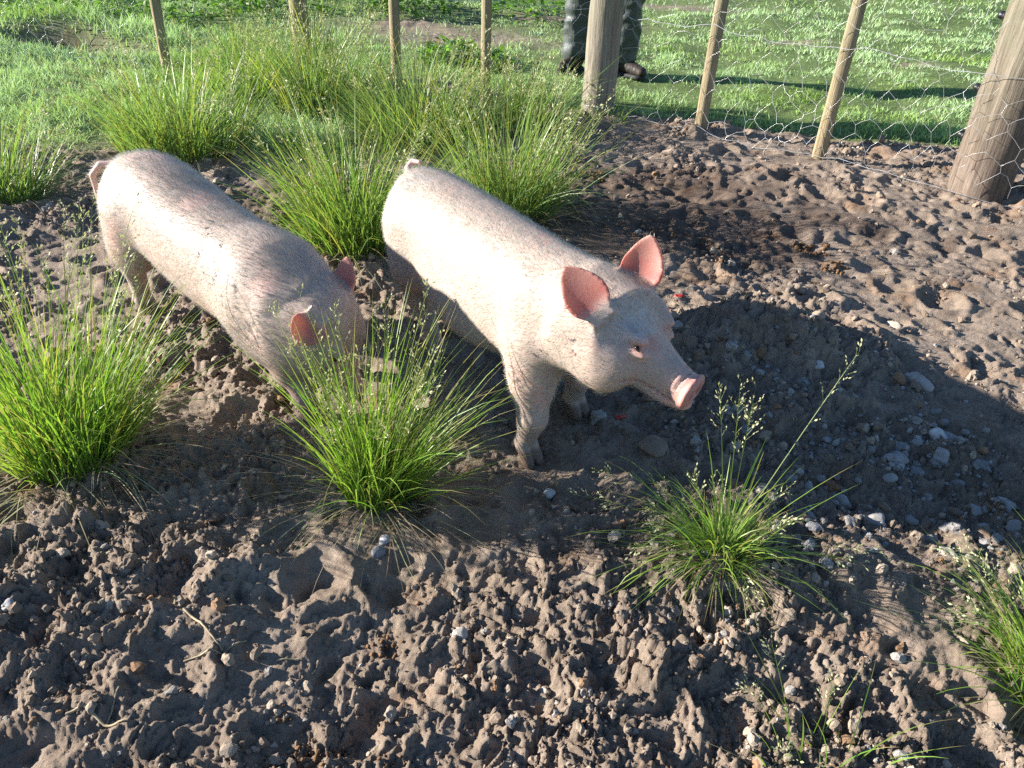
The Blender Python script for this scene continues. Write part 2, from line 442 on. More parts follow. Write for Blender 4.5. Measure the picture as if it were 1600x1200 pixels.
A['tail']=[(-.705,0,.42,.015),(-.745,.0,.435,.011),(-.765,.005,.445,.009),(-.765,.02,.462,.008),(-.74,.03,.465,.006)]
A['spots']=[((-.60,-.045,.475),(.055,.04,.03),(.36,.34,.33),.55),((.235,-.045,.42),(.05,.06,.055),(.34,.33,.34),.6),((.24,.0,.45),(.06,.05,.05),(.42,.41,.42),.45),((.30,-.02,.40),(.04,.05,.03),(.52,.28,.24),.4)]
SPEC['A']=A
B=dict(heading=-40,pos=(-.57,1.685,0),lo=(-.90,-.26,-.012),hi=(.42,.34,.62))
B['torso']=[(-.695,0,.375,.02,.03,.03),(-.68,0,.375,.055,.070,.065),(-.635,0,.37,.092,.105,.10),(-.55,0,.365,.110,.130,.125),(-.44,0,.345,.116,.142,.138),(-.30,0,.315,.118,.138,.145),(-.15,0,.295,.115,.136,.140),(-.03,0,.28,.114,.138,.125),(.06,-.002,.265,.112,.128,.112),(.12,-.002,.25,.106,.108,.10),(.17,.02,.225,.070,.08,.08)]
B['lumps']=[((.0,0,.28),(.12,.0,.265),.115,.080,.08)]
B['muscle']=[((-.01,s*.080,.27),(.060,.034,.095),.022) for s in (-1,1)]+[((-.58,s*.078,.31),(.08,.036,.11),.022) for s in (-1,1)]
B['legs']=[lf((0,-.05,.25),(.03,-.05,.19),(.075,-.045,.12),(.115,-.035),.1),
 lf((-.02,.065,.24),(-.05,.085,.18),(-.045,.09,.11),(-.06,.095),.1),
 lh((-.56,-.045,.34),(-.60,-.055,.24),(-.665,-.05,.155),(-.66,-.045),.1),
 lh((-.55,.045,.34),(-.53,.065,.24),(-.53,.07,.155),(-.50,.065),.1)]
B['head']=dict(o=(.128,-.007,.285),a=(.073,.070,-.20),u=(.82,.37,.432),L=.236,sz=-.018,prof=[(-.060,0,0,.030,.030,.030),(-.048,0,0,.052,.05,.052),(-.015,0,0,.076,.074,.078)]+[(r[0]*1.06,r[1],r[2],r[3]*.94,r[4]*.94,r[5]*.94) for r in A['head']['prof'][2:]])
def _hb(H,t,y,z):
    a=nrm(H['a']);u=np.array(H['u'],float);u=nrm(u-np.dot(u,a)*a);l=np.cross(u,a);return tuple(np.array(H['o'])+a*t+l*y+u*z)
B['ears']=[dict(base=_hb(B['head'],-.012,-.072,.070),tip=(-.12,-.69,-.62),face=(.73,-.45,.42),L=.068,W=.040,cup=.35,curl=.15),
 dict(base=_hb(B['head'],.012,.075,.065),tip=(-.28,.36,.90),face=(.45,-.80,.30),L=.082,W=.026,cup=.35)]
B['tail']=[(-.68,0,.41,.015),(-.715,-0.01,.43,.011),(-.745,-.04,.43,.010),(-.765,-.06,.40,.009),(-.76,-.06,.34,.008),(-.735,-.055,.29,.006)]
B['eye_y']=.060
B['spots']=[(tuple(_hb(B['head'],.09,-.06,.03)),(.05,.04,.04),(.36,.33,.31),.5),(tuple(_hb(B['head'],.18,0,.0)),(.07,.07,.06),(.50,.30,.20),.5)]
SPEC['B']=B

def _hooves():
    for S in SPEC.values():
        c, s = math.cos(math.radians(S['heading'])), math.sin(math.radians(S['heading']))
        for L in S['legs']:
            a = np.array(L['toes'][0][1]); HOOVES.append((S['pos'][0] + c * a[0] - s * a[1], S['pos'][1] + s * a[0] + c * a[1]))
_hooves()

# ---------------------------------------------------------------------  the ground sheet
def soil_material():
    M = Mat("soil", .95, .15)
    v = M.coord("Object")
    n1 = M.noise(v, 2.2, 5, .6); n2 = M.noise(v, 14, 6, .65); n3 = M.noise(v, 160, 5, .7); n4 = M.noise(v, 5.0, 3, .5, .6)
    c = M.ramp(n1, [(.30, (.18, .138, .103)), (.50, (.265, .204, .156)), (.72, (.36, .285, .222))])
    c = M.mix(.55, c, M.ramp(n2, [(.25, (.105, .078, .057)), (.5, (.265, .202, .154)), (.75, (.43, .35, .283))]))
    c = M.mix(M.ramp(n4, [(.57, (0, 0, 0)), (.70, (.55, .55, .55))]), c, (.27, .155, .085))      # reddish dung-stained soil
    c = M.mix(.35, c, M.ramp(n3, [(.3, (.35, .35, .35)), (.7, (1.2, 1.2, 1.2))]), 'MULTIPLY')
    c = M.mix(M.attr("damp_shade", "Fac"), c, M.mix(1.0, c, (.50, .47, .47), 'MULTIPLY'))
    gcol = M.ramp(n2, [(.3, (.07, .10, .03)), (.6, (.13, .18, .06)), (.8, (.19, .19, .09))])
    c = M.mix(M.attr("grass", "Fac"), c, gcol)
    M.color(c)
    M.bump(M.noise(v, 140, 8, .8), 1.0, .006)
    return M.m
MAT_SOIL = soil_material()

def build_ground():
    ys = [-6, -3, -1.5, -.7, -.3, 0, .15]
    y = .26
    while y < 5.6:
        ys.append(y); y += .0018 + .0026 * y
    while y < 9.5:
        ys.append(y); y *= 1.006
    while y < 900:
        ys.append(y); y *= 1.035
    ys = np.array(ys); NU = 700
    us = np.linspace(-1.12, 1.12, NU); g = 1.12 * np.geomspace(1.06, 60, 16)
    us = np.concatenate([-g[::-1], us, g])
    W = .735 * np.maximum(ys, 0) + .36 + .9 * sstep(.6, -.4, ys)
    X = us[None, :] * W[:, None]; Y = np.repeat(ys[:, None], len(us), 1)
    x = X.ravel(); y = Y.ravel(); z = height(x, y)
    gm = grass_mask(x, y); rm = rough_mask(x, y) * (1 - gm)
    z = z * sstep(60, 20, np.hypot(x, y)) - .004 * gm * 0
    dx = .007 * gnoise(x * 30, y * 30, 61) * rm; dy = .007 * gnoise(x * 30 + 5, y * 30, 62) * rm
    V = np.stack([x + dx, y + dy, z], 1)
    r, c = X.shape; i = np.arange(r * c).reshape(r, c)
    Fq = np.stack([i[:-1, :-1], i[:-1, 1:], i[1:, 1:], i[1:, :-1]], -1).reshape(-1, 4)
    o = mesh_obj("ground", V, Fq, MAT_SOIL, attrs={"grass": gm, "damp_shade": damp_shade_mask(x, y)})
    tag(o, "rooted-up brown soil of the pig pen running out into green pasture", kind="structure")
    print("ground", len(V))

# ---------------------------------------------------------------------  crumbs and clods lying loose on the soil
def ico():
    t = (1 + 5 ** .5) / 2
    v = np.array([(-1, t, 0), (1, t, 0), (-1, -t, 0), (1, -t, 0), (0, -1, t), (0, 1, t), (0, -1, -t), (0, 1, -t), (t, 0, -1), (t, 0, 1), (-t, 0, -1), (-t, 0, 1)], float)
    f = np.array([(0, 11, 5), (0, 5, 1), (0, 1, 7), (0, 7, 10), (0, 10, 11), (1, 5, 9), (5, 11, 4), (11, 10, 2), (10, 7, 6), (7, 1, 8), (3, 9, 4), (3, 4, 2), (3, 2, 6), (3, 6, 8), (3, 8, 9), (4, 9, 5), (2, 4, 11), (6, 2, 10), (8, 6, 7), (9, 8, 1)])
    return v / np.linalg.norm(v[0]), f
def subdiv(v, f):
    v = list(map(tuple, v)); cache = {}; out = []
    def mid(a, b):
        k = (min(a, b), max(a, b))
        if k not in cache:
            m = (np.array(v[a]) + np.array(v[b])); m /= np.linalg.norm(m); cache[k] = len(v); v.append(tuple(m))
        return cache[k]
    for a, b, c in f:
        x, y, z = mid(a, b), mid(b, c), mid(c, a); out += [(a, x, z), (b, y, x), (c, z, y), (x, y, z)]
    return np.array(v), np.array(out)
ICO0 = ico(); ICO1 = subdiv(*ICO0); ICO2 = subdiv(*ICO1)
def lump(base, seed, amp=.25, flat=.75):
    r = np.random.default_rng(seed); v, f = base; k = np.ones(len(v))
    for i in range(7):
        d = r.normal(size=3); d /= np.linalg.norm(d); k += amp * .38 * np.sin((v @ d) * r.uniform(1.5, 5.5) + r.uniform(0, 6.28))
    for i in range(5):                                     # facets
        d = r.normal(size=3); d /= np.linalg.norm(d); lim = r.uniform(.72, .95); p = (v * k[:, None]) @ d
        k = np.where(p > lim, k * lim / np.maximum(p, 1e-6), k)
    return v * k[:, None] * np.array([1, r.uniform(.7, 1), flat]), f
def rand_rot(n, r):
    q = r.normal(size=(n, 4)); q /= np.linalg.norm(q, axis=1)[:, None]; w, x, y, z = q.T
    return np.stack([np.stack([1 - 2 * (y * y + z * z), 2 * (x * y - z * w), 2 * (x * z + y * w)], -1), np.stack([2 * (x * y + z * w), 1 - 2 * (x * x + z * z), 2 * (y * z - x * w)], -1), np.stack([2 * (x * z - y * w), 2 * (y * z + x * w), 1 - 2 * (x * x + y * y)], -1)], 1)
MAT_CLOD = Mat("clod_soil", .95, .12)
_v = MAT_CLOD.coord("Object")
MAT_CLOD.color(MAT_CLOD.mix(.45, MAT_CLOD.attr("tint"), MAT_CLOD.ramp(MAT_CLOD.noise(_v, 220, 4, .7), [(.3, (.4, .4, .4)), (.7, (1.25, 1.25, 1.25))]), 'MULTIPLY'))
MAT_CLOD.bump(MAT_CLOD.noise(_v, 260, 6, .75), .9, .004)
def scatter_clods():
    r = np.random.default_rng(5)
    n = 46000
    y = .5 + 4.6 * r.random(n) ** 1.8; x = (r.random(n) * 2 - 1) * (.72 * y + .34)
    rm = rough_mask(x, y); gm = grass_mask(x, y); patch = sstep(-.25, .35, gnoise(x * 6, y * 6, 71) + .3 * gnoise(x * 20, y * 20, 72))
    keep = r.random(n) < (.06 + .94 * np.maximum(rm ** 1.3, .9 * np.exp(-(((x - .95) / .42) ** 2 + ((y - 1.55) / .40) ** 2)))) * (1 - gm) * (.12 + .88 * patch) * (1 - .8 * near_hoof(x, y, .05))
    x, y, rm = x[keep], y[keep], rm[keep]
    dist = np.hypot(x, y)
    hol = np.exp(-(((x - .95) / .42) ** 2 + ((y - 1.55) / .40) ** 2)); s = np.clip(.0024 * (1 - r.random(len(x))) ** -.46, .0024, .014) * (.75 + .22 * dist) * (1 + .45 * hol)
    order = np.argsort(-s)[:13000]; x, y, s, hol = x[order], y[order], s[order], hol[order]
    z = height(x, y) + s * .28
    R = rand_rot(len(x), r)
    pal = np.array([(.26, .198, .147), (.33, .262, .20), (.20, .152, .114), (.37, .305, .24), (.28, .17, .10), (.33, .30, .27)])
    ci = r.choice(len(pal), len(x), p=[.30, .24, .2, .13, .07, .06]); cc = pal[ci] * r.uniform(.8, 1.2, (len(x), 1)); gr = r.random(len(x)) < hol * .75; cc[gr] = np.array([.31, .295, .285]) * r.uniform(.7, 1.25, (gr.sum(), 1))
    Vs, Fs, Cs, nv = [], [], [], 0
    for lo_, hi_, base in ((0, 1500, ICO2 if False else ICO1), (1500, 5200, ICO1), (5200, len(x), ICO0)):
        for t in range(8):
            ids = np.arange(lo_ + t, min(hi_, len(x)), 8)
            if not len(ids): continue
            v, f = lump(base, 100 + t + lo_, .42, .8)
            P = np.einsum('nij,vj->nvi', R[ids], v) * s[ids][:, None, None] + np.stack([x[ids], y[ids], z[ids]], 1)[:, None]
            Vs.append(P.reshape(-1, 3)); Fs.append((f[None] + (np.arange(len(ids)) * len(v))[:, None, None]).reshape(-1, 3) + nv)
            Cs.append(np.repeat(cc[ids], len(v), 0)); nv += len(ids) * len(v)
    o = mesh_obj("soil_clods", np.concatenate(Vs), np.concatenate(Fs), MAT_CLOD.m, colr=np.concatenate(Cs), smooth=False)
    tag(o, "loose crumbs and clods of brown soil strewn over the pen", "soil clods", kind="stuff")

# =====================================================================  blades of grass, straw, hair: curved tapering strips
def strips(base, az, th0, kap, L, w, seg, twist=None, clampz=None, taper=.9):
    """base (n,3); az lean direction; th0 start angle from vertical; kap bend over the length; L length; w width"""
    n = len(base); t = np.linspace(0, 1, seg + 1)
    th = th0[:, None] + kap[:, None] * (t[:-1] + .5 / seg)[None] ** 1.3
    step = (L / seg)[:, None]
    hr = np.concatenate([np.zeros((n, 1)), np.cumsum(np.sin(th) * step, 1)], 1)
    hz = np.concatenate([np.zeros((n, 1)), np.cumsum(np.cos(th) * step, 1)], 1)
    dx, dy = np.cos(az)[:, None], np.sin(az)[:, None]
    C = np.stack([base[:, None, 0] + dx * hr, base[:, None, 1] + dy * hr, base[:, None, 2] + hz], -1)
    if clampz is not None: C[..., 2] = np.maximum(C[..., 2], clampz)
    tw = az + 1.5708 if twist is None else twist
    S = np.stack([np.cos(tw), np.sin(tw), np.zeros(n)], -1)[:, None] * (w[:, None] * .5 * (1 - t[None] ** 2 * taper))[..., None]
    V = np.empty((n, 2 * seg + 1, 3)); V[:, 0:2 * seg:2] = (C - S)[:, :-1]; V[:, 1:2 * seg:2] = (C + S)[:, :-1]; V[:, -1] = C[:, -1]
    q = np.array([(2 * i, 2 * i + 1, 2 * i + 3, 2 * i + 2) for i in range(seg - 1)]).reshape(-1, 4)
    tr = np.array([(2 * seg - 2, 2 * seg - 1, 2 * seg)]); off = (np.arange(n) * (2 * seg + 1))[:, None, None]
    tv = np.empty(2 * seg + 1); tv[0:2 * seg:2] = t[:-1]; tv[1:2 * seg:2] = t[:-1]; tv[-1] = 1
    return V.reshape(-1, 3), [(q[None] + off).reshape(-1, 4), (tr[None] + off).reshape(-1, 3)], np.tile(tv, n), C
def join(parts):
    Vs, Q, T, Cs, n = [], [], [], [], 0
    for V, F, c in parts:
        Vs.append(V); Cs.append(c)
        for f in F: (Q if f.shape[1] == 4 else T).append(f + n)
        n += len(V)
    F = ([np.concatenate(Q)] if Q else []) + ([np.concatenate(T)] if T else [])
    return np.concatenate(Vs), F, np.concatenate(Cs)
def grass_material(name, tr=.35, rough=.42):
    M = Mat(name, rough, .35); a = M.attr("tint"); M.color(a)
    M.translucent(M.mix(1.0, a, (1.25, 1.35, .7), 'MULTIPLY'), tr); return M.m
MAT_BLADE = grass_material("grass_blade", .40); MAT_STRAW = grass_material("dry_grass", .25, .6)
MAT_PASTURE = grass_material("pasture_blade", .28, .75)

def pasture():
    r = np.random.default_rng(9); parts = []
    for (n, y0, y1, wd, ln, seg) in ((105000, 3.2, 6.4, .0056, .040, 2), (72000, 6.2, 9.5, .0085, .046, 2), (40000, 9.3, 16.0, .015, .06, 2)):
        y = y0 + (y1 - y0) * r.random(n); x = (r.random(n) * 2 - 1) * (.76 * y + .4)
        gm = grass_mask(x, y); cl = gnoise(x * 3.2, y * 3.2, 81) + .6 * gnoise(x * 9, y * 9, 82)
        inside = fence_side(x, y) < .0
        k = r.random(n) < gm * np.where(inside, .95, np.clip(.58 + .9 * cl, .06, 1))
        x, y, gm, cl, ins = x[k], y[k], gm[k], cl[k], inside[k]; m = len(x)
        z = height(x, y, False) - .006
        edge = np.exp(-np.abs(fence_side(x, y) - .25) / .35)
        L = ln * (.45 + .55 * r.random(m)) * np.clip(1 + 1.2 * cl + .7 * edge, .3, 2.8)
        L = np.where(ins, L * (1.7 + .9 * r.random(m)), L)
        V, F, t, _ = strips(np.stack([x, y, z], 1), r.random(m) * 6.2832, r.random(m) ** .7 * .75, .2 + .9 * r.random(m), L, wd * (.6 + .6 * r.random(m)), seg, r.random(m) * 3.14)
        dew = sstep(-.35, .45, gnoise(x * .8, y * .8, 83) + .5 * gnoise(x * 2.6, y * 2.6, 84) + .45)[:, None] * (1 - .6 * edge[:, None])
        hue = r.random((m, 1))
        c = (np.array([.20, .36, .07]) * (1 - hue) + np.array([.34, .46, .13]) * hue) * (1 - dew) + dew * (np.array([.39, .53, .28]) * (.85 + .4 * hue))
        dry = r.random(m) < .05; c[dry] = np.array([.30, .26, .13]) * (.7 + .5 * r.random((dry.sum(), 1)))
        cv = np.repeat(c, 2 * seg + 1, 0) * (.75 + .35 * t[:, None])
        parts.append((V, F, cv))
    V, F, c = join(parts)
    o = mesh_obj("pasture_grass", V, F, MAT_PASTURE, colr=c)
    tag(o, "short dewy green pasture grass beyond the fence", "grass", kind="stuff")

# ---------------------------------------------------------------------  tussocks, each a plant of its own
def spikelets(pts, r, size, colr):
    """little pointed seeds at the given points with directions"""
    P, D = pts; n = len(P)
    S = np.cross(D, r.normal(size=(n, 3))); S /= np.linalg.norm(S, axis=1)[:, None] + 1e-9
    L = size * (.6 + .8 * r.random(n))[:, None]; w = L * .22
    V = np.stack([P, P + D * L * .45 + S * w, P + D * L, P + D * L * .45 - S * w], 1).reshape(-1, 3)
    F = [np.arange(4 * n).reshape(n, 4)]
    return V, F, np.repeat(colr * (.75 + .5 * r.random((n, 1))), 4, 0)
def tussock(name, base, H, R, n, seed, label, group=None, lean=(0, 0), splay=1.0, stems=12, stem_h=1.5, dead=.12, width=.0032, green=((.11, .235, .028), (.25, .35, .065)), core=.07, extra=None, down=0.0, dew=0.0, cat="grass tussock"):
    r = np.random.default_rng(seed)
    bx, by = base; bz = float(height(np.array([bx]), np.array([by]), False)[0])
    root = empty(name, (bx, by, bz)); tag(root, label, cat, group)
    def bases(k, rad):
        a = r.random(k) * 6.2832; q = rad * r.random(k) ** .55
        X, Y = q * np.cos(a), q * np.sin(a)
        Z = height(bx + X, by + Y, False) - bz - .008
        return np.stack([X, Y, Z], 1), a, q / rad
    B, a, q = bases(n, core)
    sx, sy = r.normal(size=2) * .09; lean = (lean[0] + sx, lean[1] + sy); gap = gnoise(np.cos(a) * 2.2 + seed, np.sin(a) * 2.2, 5)
    q = q * np.clip(1 + 1.1 * gap, .25, 1.5)
    a = a + r.normal(size=n) * .7
    th = np.clip((.10 + .55 * q ** 1.2 * splay) * (.35 + .9 * r.random(n)), 0, 1.35)
    ax = np.sin(th) * np.cos(a) + lean[0]; ay = np.sin(th) * np.sin(a) + lean[1]
    a = np.arctan2(ay, ax); th = np.arcsin(np.clip(np.hypot(ax, ay), 0, .97))
    L = H * (.40 + .80 * r.random(n) ** .9) * (1 + .12 * th) * np.clip(1 + .8 * gap, .55, 1.3)
    kap = (.25 + 1.0 * r.random(n) ** 1.6) * splay ** .5 + down * r.random(n) ** 2
    bent = r.random(n) < .10; kap[bent] += 1.2 * r.random(bent.sum()); L[bent] *= .8
    V, F, t, C = strips(B, a, th, kap, L, width * (.65 + .7 * r.random(n)), 6, a + 1.57 + r.normal(size=n) * .9, clampz=-.012)
    hue = r.random((n, 1)); c = np.array(green[0]) * (1 - hue) + np.array(green[1]) * hue
    if dew: c = c * (1 - dew) + np.array([.17, .235, .115]) * dew
    yl = r.random(n) < .18; c[yl] = np.array([.30, .30, .07]) * (.7 + .5 * r.random((yl.sum(), 1)))
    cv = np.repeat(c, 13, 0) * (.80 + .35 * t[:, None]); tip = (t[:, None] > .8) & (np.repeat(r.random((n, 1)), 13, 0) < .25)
    cv = np.where(tip, np.array([.30, .25, .10]), cv)
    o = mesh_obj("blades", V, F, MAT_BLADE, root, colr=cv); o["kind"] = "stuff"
    # dry, pale leaves round the foot
    k = max(8, int(n * dead)); B, a, q = bases(k, core * 1.15)
    V, F, t, _ = strips(B, a + r.normal(size=k) * .5, .75 + .6 * r.random(k), .5 + .9 * r.random(k), H * (.35 + .55 * r.random(k)), width * (.6 + .5 * r.random(k)), 6, a + 1.57 + r.normal(size=k), clampz=-.004)
    cc = np.array([.34, .29, .17]) * (.6 + .7 * r.random((k, 1))) * (1 + .1 * r.normal(size=(k, 3)))
    o = mesh_obj("dry_leaves", V, F, MAT_STRAW, root, colr=np.repeat(np.clip(cc, 0, 1), 13, 0)); o["kind"] = "stuff"
    # flowering stems with loose panicles
    if stems:
        k = stems; B, a, q = bases(k, core * .8)
        if extra is not None:
            ex = np.array(extra); k += len(ex)
            B = np.concatenate([B, np.zeros((len(ex), 3))]); a = np.concatenate([a, ex[:, 0]]); q = np.concatenate([q, np.ones(len(ex))])
        th = (.08 + .42 * r.random(k)) * splay; kap = .15 + .75 * r.random(k) ** 1.5 * splay; L = H * stem_h * (.65 + .45 * r.random(k))
        if extra is not None: th[-len(ex):] = ex[:, 1]; L[-len(ex):] = ex[:, 2]; kap[-len(ex):] = ex[:, 3]
        V, F, t, C = strips(B, a, th, kap, L, np.full(k, width * .6), 8, a + 1.57, clampz=-.004, taper=.6)
        sc = np.array([.15, .22, .055]) * (.8 + .5 * r.random((k, 1)))
        parts = [(V, F, np.repeat(sc, 17, 0))]
        P, D, bparts = [], [], []
        for i in range(k):
            m = r.integers(9, 20); s = .66 + .34 * r.random(m); f = s * 8; j = np.minimum(f.astype(int), 7); fr = (f - j)[:, None]
            p = C[i, j] * (1 - fr) + C[i, j + 1] * fr; d = C[i, j + 1] - C[i, j]; d /= np.linalg.norm(d, axis=1)[:, None]
            off = r.normal(size=(m, 3)); off -= (off * d).sum(1)[:, None] * d; off /= np.linalg.norm(off, axis=1)[:, None]
            br = (.012 + .030 * r.random((m, 1))) * (1.35 - s[:, None]) * 1.6; dd = d * .8 + off * .6; dd /= np.linalg.norm(dd, axis=1)[:, None]
            e = p + dd * br
            ww = np.cross(dd, [0, 0, 1.]); ww /= np.linalg.norm(ww, axis=1)[:, None] + 1e-9; ww *= width * .12
            bparts.append((np.stack([p - ww, p + ww, e], 1).reshape(-1, 3), [np.arange(3 * m).reshape(m, 3)], np.tile(np.array([.22, .25, .10]), (3 * m, 1))))
            for u in (.5, .75, 1.0):
                P.append(p + dd * br * u + r.normal(size=(m, 3)) * .001); D.append(dd + r.normal(size=(m, 3)) * .25)
        D = np.concatenate(D); D /= np.linalg.norm(D, axis=1)[:, None]
        V, F, c = join(parts); o = mesh_obj("flower_stems", V, F, MAT_BLADE, root, colr=c); o["kind"] = "stuff"
        V, F, c = join(bparts + [spikelets((np.concatenate(P), D), r, .0075 * width / .0034, np.array([.36, .36, .20]))])
        o = mesh_obj("seed_heads", V, F, MAT_STRAW, root, colr=c); o["kind"] = "stuff"
    return root

# =====================================================================  pigs on stage
MAT_SKIN = Mat("pig_skin", .55, .35)
_v = MAT_SKIN.coord("Object")
_c = MAT_SKIN.mix(.5, MAT_SKIN.attr("tint"), MAT_SKIN.ramp(MAT_SKIN.noise(_v, 26, 5, .6), [(.3, (.82, .72, .70)), (.65, (1.12, 1.12, 1.12))]), 'MULTIPLY')
_s = MAT_SKIN.noise(MAT_SKIN.coord("Object", (1, 1, 1)), 620, 3, .6)
MAT_SKIN.color(MAT_SKIN.mix(.30, _c, MAT_SKIN.ramp(_s, [(.3, (.75, .70, .66)), (.7, (1.15, 1.15, 1.15))]), 'MULTIPLY'))
MAT_SKIN.b.inputs["Subsurface Weight"].default_value = .35
MAT_SKIN.b.inputs["Subsurface Radius"].default_value = (1.0, .35, .2)
MAT_SKIN.b.inputs["Subsurface Scale"].default_value = .008
MAT_SKIN.bump(MAT_SKIN.noise(MAT_SKIN.coord("Object", (60, 260, 260)), 1.0, 3, .6), .25, .002)
_t = MAT_SKIN.new("ShaderNodeBsdfTranslucent"); _t.inputs[0].default_value = (.80, .42, .32, 1)          # light shines through the thin ears
_m = MAT_SKIN.new("ShaderNodeMixShader"); _k = MAT_SKIN.new("ShaderNodeMath", operation="MULTIPLY"); _k.inputs[1].default_value = .36
MAT_SKIN.l.new(MAT_SKIN.attr("thin", "Fac"), _k.inputs[0]); MAT_SKIN.l.new(_k.outputs[0], _m.inputs[0])
MAT_SKIN.l.new(MAT_SKIN.b.outputs[0], _m.inputs[1]); MAT_SKIN.l.new(_t.outputs[0], _m.inputs[2]); MAT_SKIN.l.new(_m.outputs[0], MAT_SKIN.out.inputs[0])
MAT_HAIR = grass_material("pig_bristle", .12, .5)
MAT_EYE = Mat("pig_eye", .08, .6); MAT_EYE.color((.020, .012, .008))

def make_pig(name, S, label, seed):
    r = np.random.default_rng(seed)
    V, Q, N, I = build_pig(S, .005)
    root = empty(name, S['pos'], math.radians(S['heading'])); tag(root, label, "pig", "pigs in the pen")
    x, y, z = V.T
    c = np.tile(np.array([.405, .32, .268]), (len(V), 1))
    def paint(m, k): 
        nonlocal c
        m = np.clip(m, 0, 1)[:, None]; c = c * (1 - m) + np.array(k) * m
    n = gnoise(x * 9 + y * 3, z * 9 + y * 4, seed); n2 = gnoise(x * 25 + y * 9, z * 25, seed + 1)
    paint(sstep(.1, .6, n) * .5, (.58, .36, .30))                                # pinker patches
    paint(sstep(.17, .03, z + n2 * .04 + n * .03) * .60, (.30, .24, .19))                    # dusty legs
    paint(sstep(.012, .0, I['hoof']) * sstep(.050, .036, z) * .95, (.13, .09, .068))   # hooves
    paint(sstep(.25, .7, n2 + .5 * n) * sstep(.34, .20, z) * .30, (.36, .29, .23))                    # dried mud low on the flanks
    paint(sstep(.45, .8, gnoise(x * 14 + 3, z * 14 + y * 9, seed + 5)) * .35, (.40, .33, .28))
    head = sstep(.012, .0, I['hd'])
    if S.get('spots'):
        for (p, rad, k, amt) in S['spots']:
            d = np.linalg.norm((V - np.array(p)) / np.array(rad), axis=1); paint(sstep(1.15, .55, d + n2 * .35) * amt, k)
    paint(head * sstep(.15, .215, I['ht']) * .6, (.60, .34, .29))                   # muzzle
    paint(sstep(.0028, .0, I['disc']), (.47, .23, .20))                            # snout disc
    ts = S['head']['L']
    paint(head * sstep(.16, .2, I['ht']) * sstep(.1, .6, gnoise(V[:, 0] * 70, V[:, 2] * 70 + V[:, 1] * 50, seed + 9)) * .6, (.25, .17, .12))      # soil on the snout
    for sg in (-1, 1):
        d = np.sqrt((I['ht'] - ts - .008) ** 2 + ((I['hy'] - sg * .016) * 1.2) ** 2 + (I['hz'] - S['head']['sz']) ** 2); paint(sstep(.013, .008, d), (.16, .05, .045))
        d = np.sqrt(((I['ht'] - .104) / 1.9) ** 2 + ((I['hz'] - .041)) ** 2 + np.maximum(0, sg * (-I['hy']) + .02) ** 2)
        paint(sstep(.017, .006, d) * .7 * (sg * I['hy'] > 0), (.45, .24, .20))
    mo = np.abs(I['hz'] - (-.040 + .06 * np.maximum(.20 - I['ht'], 0))); paint(head * sstep(.004, .0015, mo) * (I['ht'] > .105) * (np.abs(I['hy']) > .025) * .7, (.40, .20, .17))
    ear = sstep(.004, 0., I['ear']) * (I['earU'] > .06)
    paint(ear * .6, (.62, .40, .34)); paint(ear * (I['earN'] > .001) * sstep(.08, .25, I['earU']), (.46, .24, .20)); paint(ear * (I['earN'] > .001) * sstep(.75, .25, I['earU']) * (.45 + .5 * n2), (.50, .15, .13)); paint(ear * sstep(.9, 1.0, I['earU']) * .5, (.66, .45, .38))
    paint(sstep(.006, 0, I['tail']) * (x < -.69) * .4, (.72, .48, .42))
    mesh_obj("body", V, Q, MAT_SKIN.m, root, colr=c, attrs={"thin": ear * sstep(.05, .3, I["earU"])})
    H = S['head']; o = np.array(H['o']); a = nrm(H['a']); u = np.array(H['u'], float); u = nrm(u - np.dot(u, a) * a); l = np.cross(u, a)
    for sg in (-1, 1):
        p = o + a * .104 + l * sg * S.get('eye_y', .0640) + u * .0405
        v, f = ICO2; mesh_obj("eye", (v * [.0072, .0055, .0034]) @ np.array([nrm(a - .35 * u), l, nrm(u + .35 * a)]) + p, f, MAT_EYE.m, root)
    # bristles: area-weighted points, lying back along the body
    A, B_, C_, D_ = (V[Q[:, i]] for i in range(4))
    ar = np.linalg.norm(np.cross(C_ - A, D_ - B_), axis=1); k = 40000
    f = r.choice(len(Q), k, p=ar / ar.sum()); s, t = r.random((2, k, 1))
    w = [(1 - s) * (1 - t), s * (1 - t), s * t, (1 - s) * t]
    P = sum(w[i] * V[Q[f, i]] for i in range(4)); Nn = sum(w[i] * N[Q[f, i]] for i in range(4)); Nn /= np.linalg.norm(Nn, axis=1)[:, None] + 1e-9
    f0 = Q[f, 0]; keep = (I['disc'][f0] > .003) & ~((ear[f0] > .5) & (I['earN'][f0] > .001)) & (I['hoof'][f0] > .004)
    P, Nn, f0 = P[keep], Nn[keep], f0[keep]; k = len(P)
    hd = head[f0][:, None]; er = (ear[f0] > .5)[:, None]
    flow = np.tile(np.array([-1., 0, -.35]), (k, 1)) * (1 - hd) + (-a + np.array([0, 0, -.2])) * hd
    flow = np.where(er, np.array([-.2, 0, .9]) + (P - (o + a * .02)) * 6, flow)
    lg = sstep(.20, .14, P[:, 2])[:, None] * (1 - hd); flow = flow * (1 - lg) + np.array([-.2, 0, -1.]) * lg
    flow = flow + r.normal(size=(k, 3)) * .28
    flow -= (flow * Nn).sum(1)[:, None] * Nn; flow /= np.linalg.norm(flow, axis=1)[:, None] + 1e-9
    lift = (.12 + .22 * r.random((k, 1))) + .2 * er; D = flow + Nn * lift; D /= np.linalg.norm(D, axis=1)[:, None]
    top = sstep(.75, .95, Nn[:, 2]) * (P[:, 2] > .3)
    L = (.011 + .013 * r.random(k)) * (1 + .6 * top) * np.where(er[:, 0], .55, 1) * (1 - .45 * hd[:, 0]) * (1 - .45 * lg[:, 0])
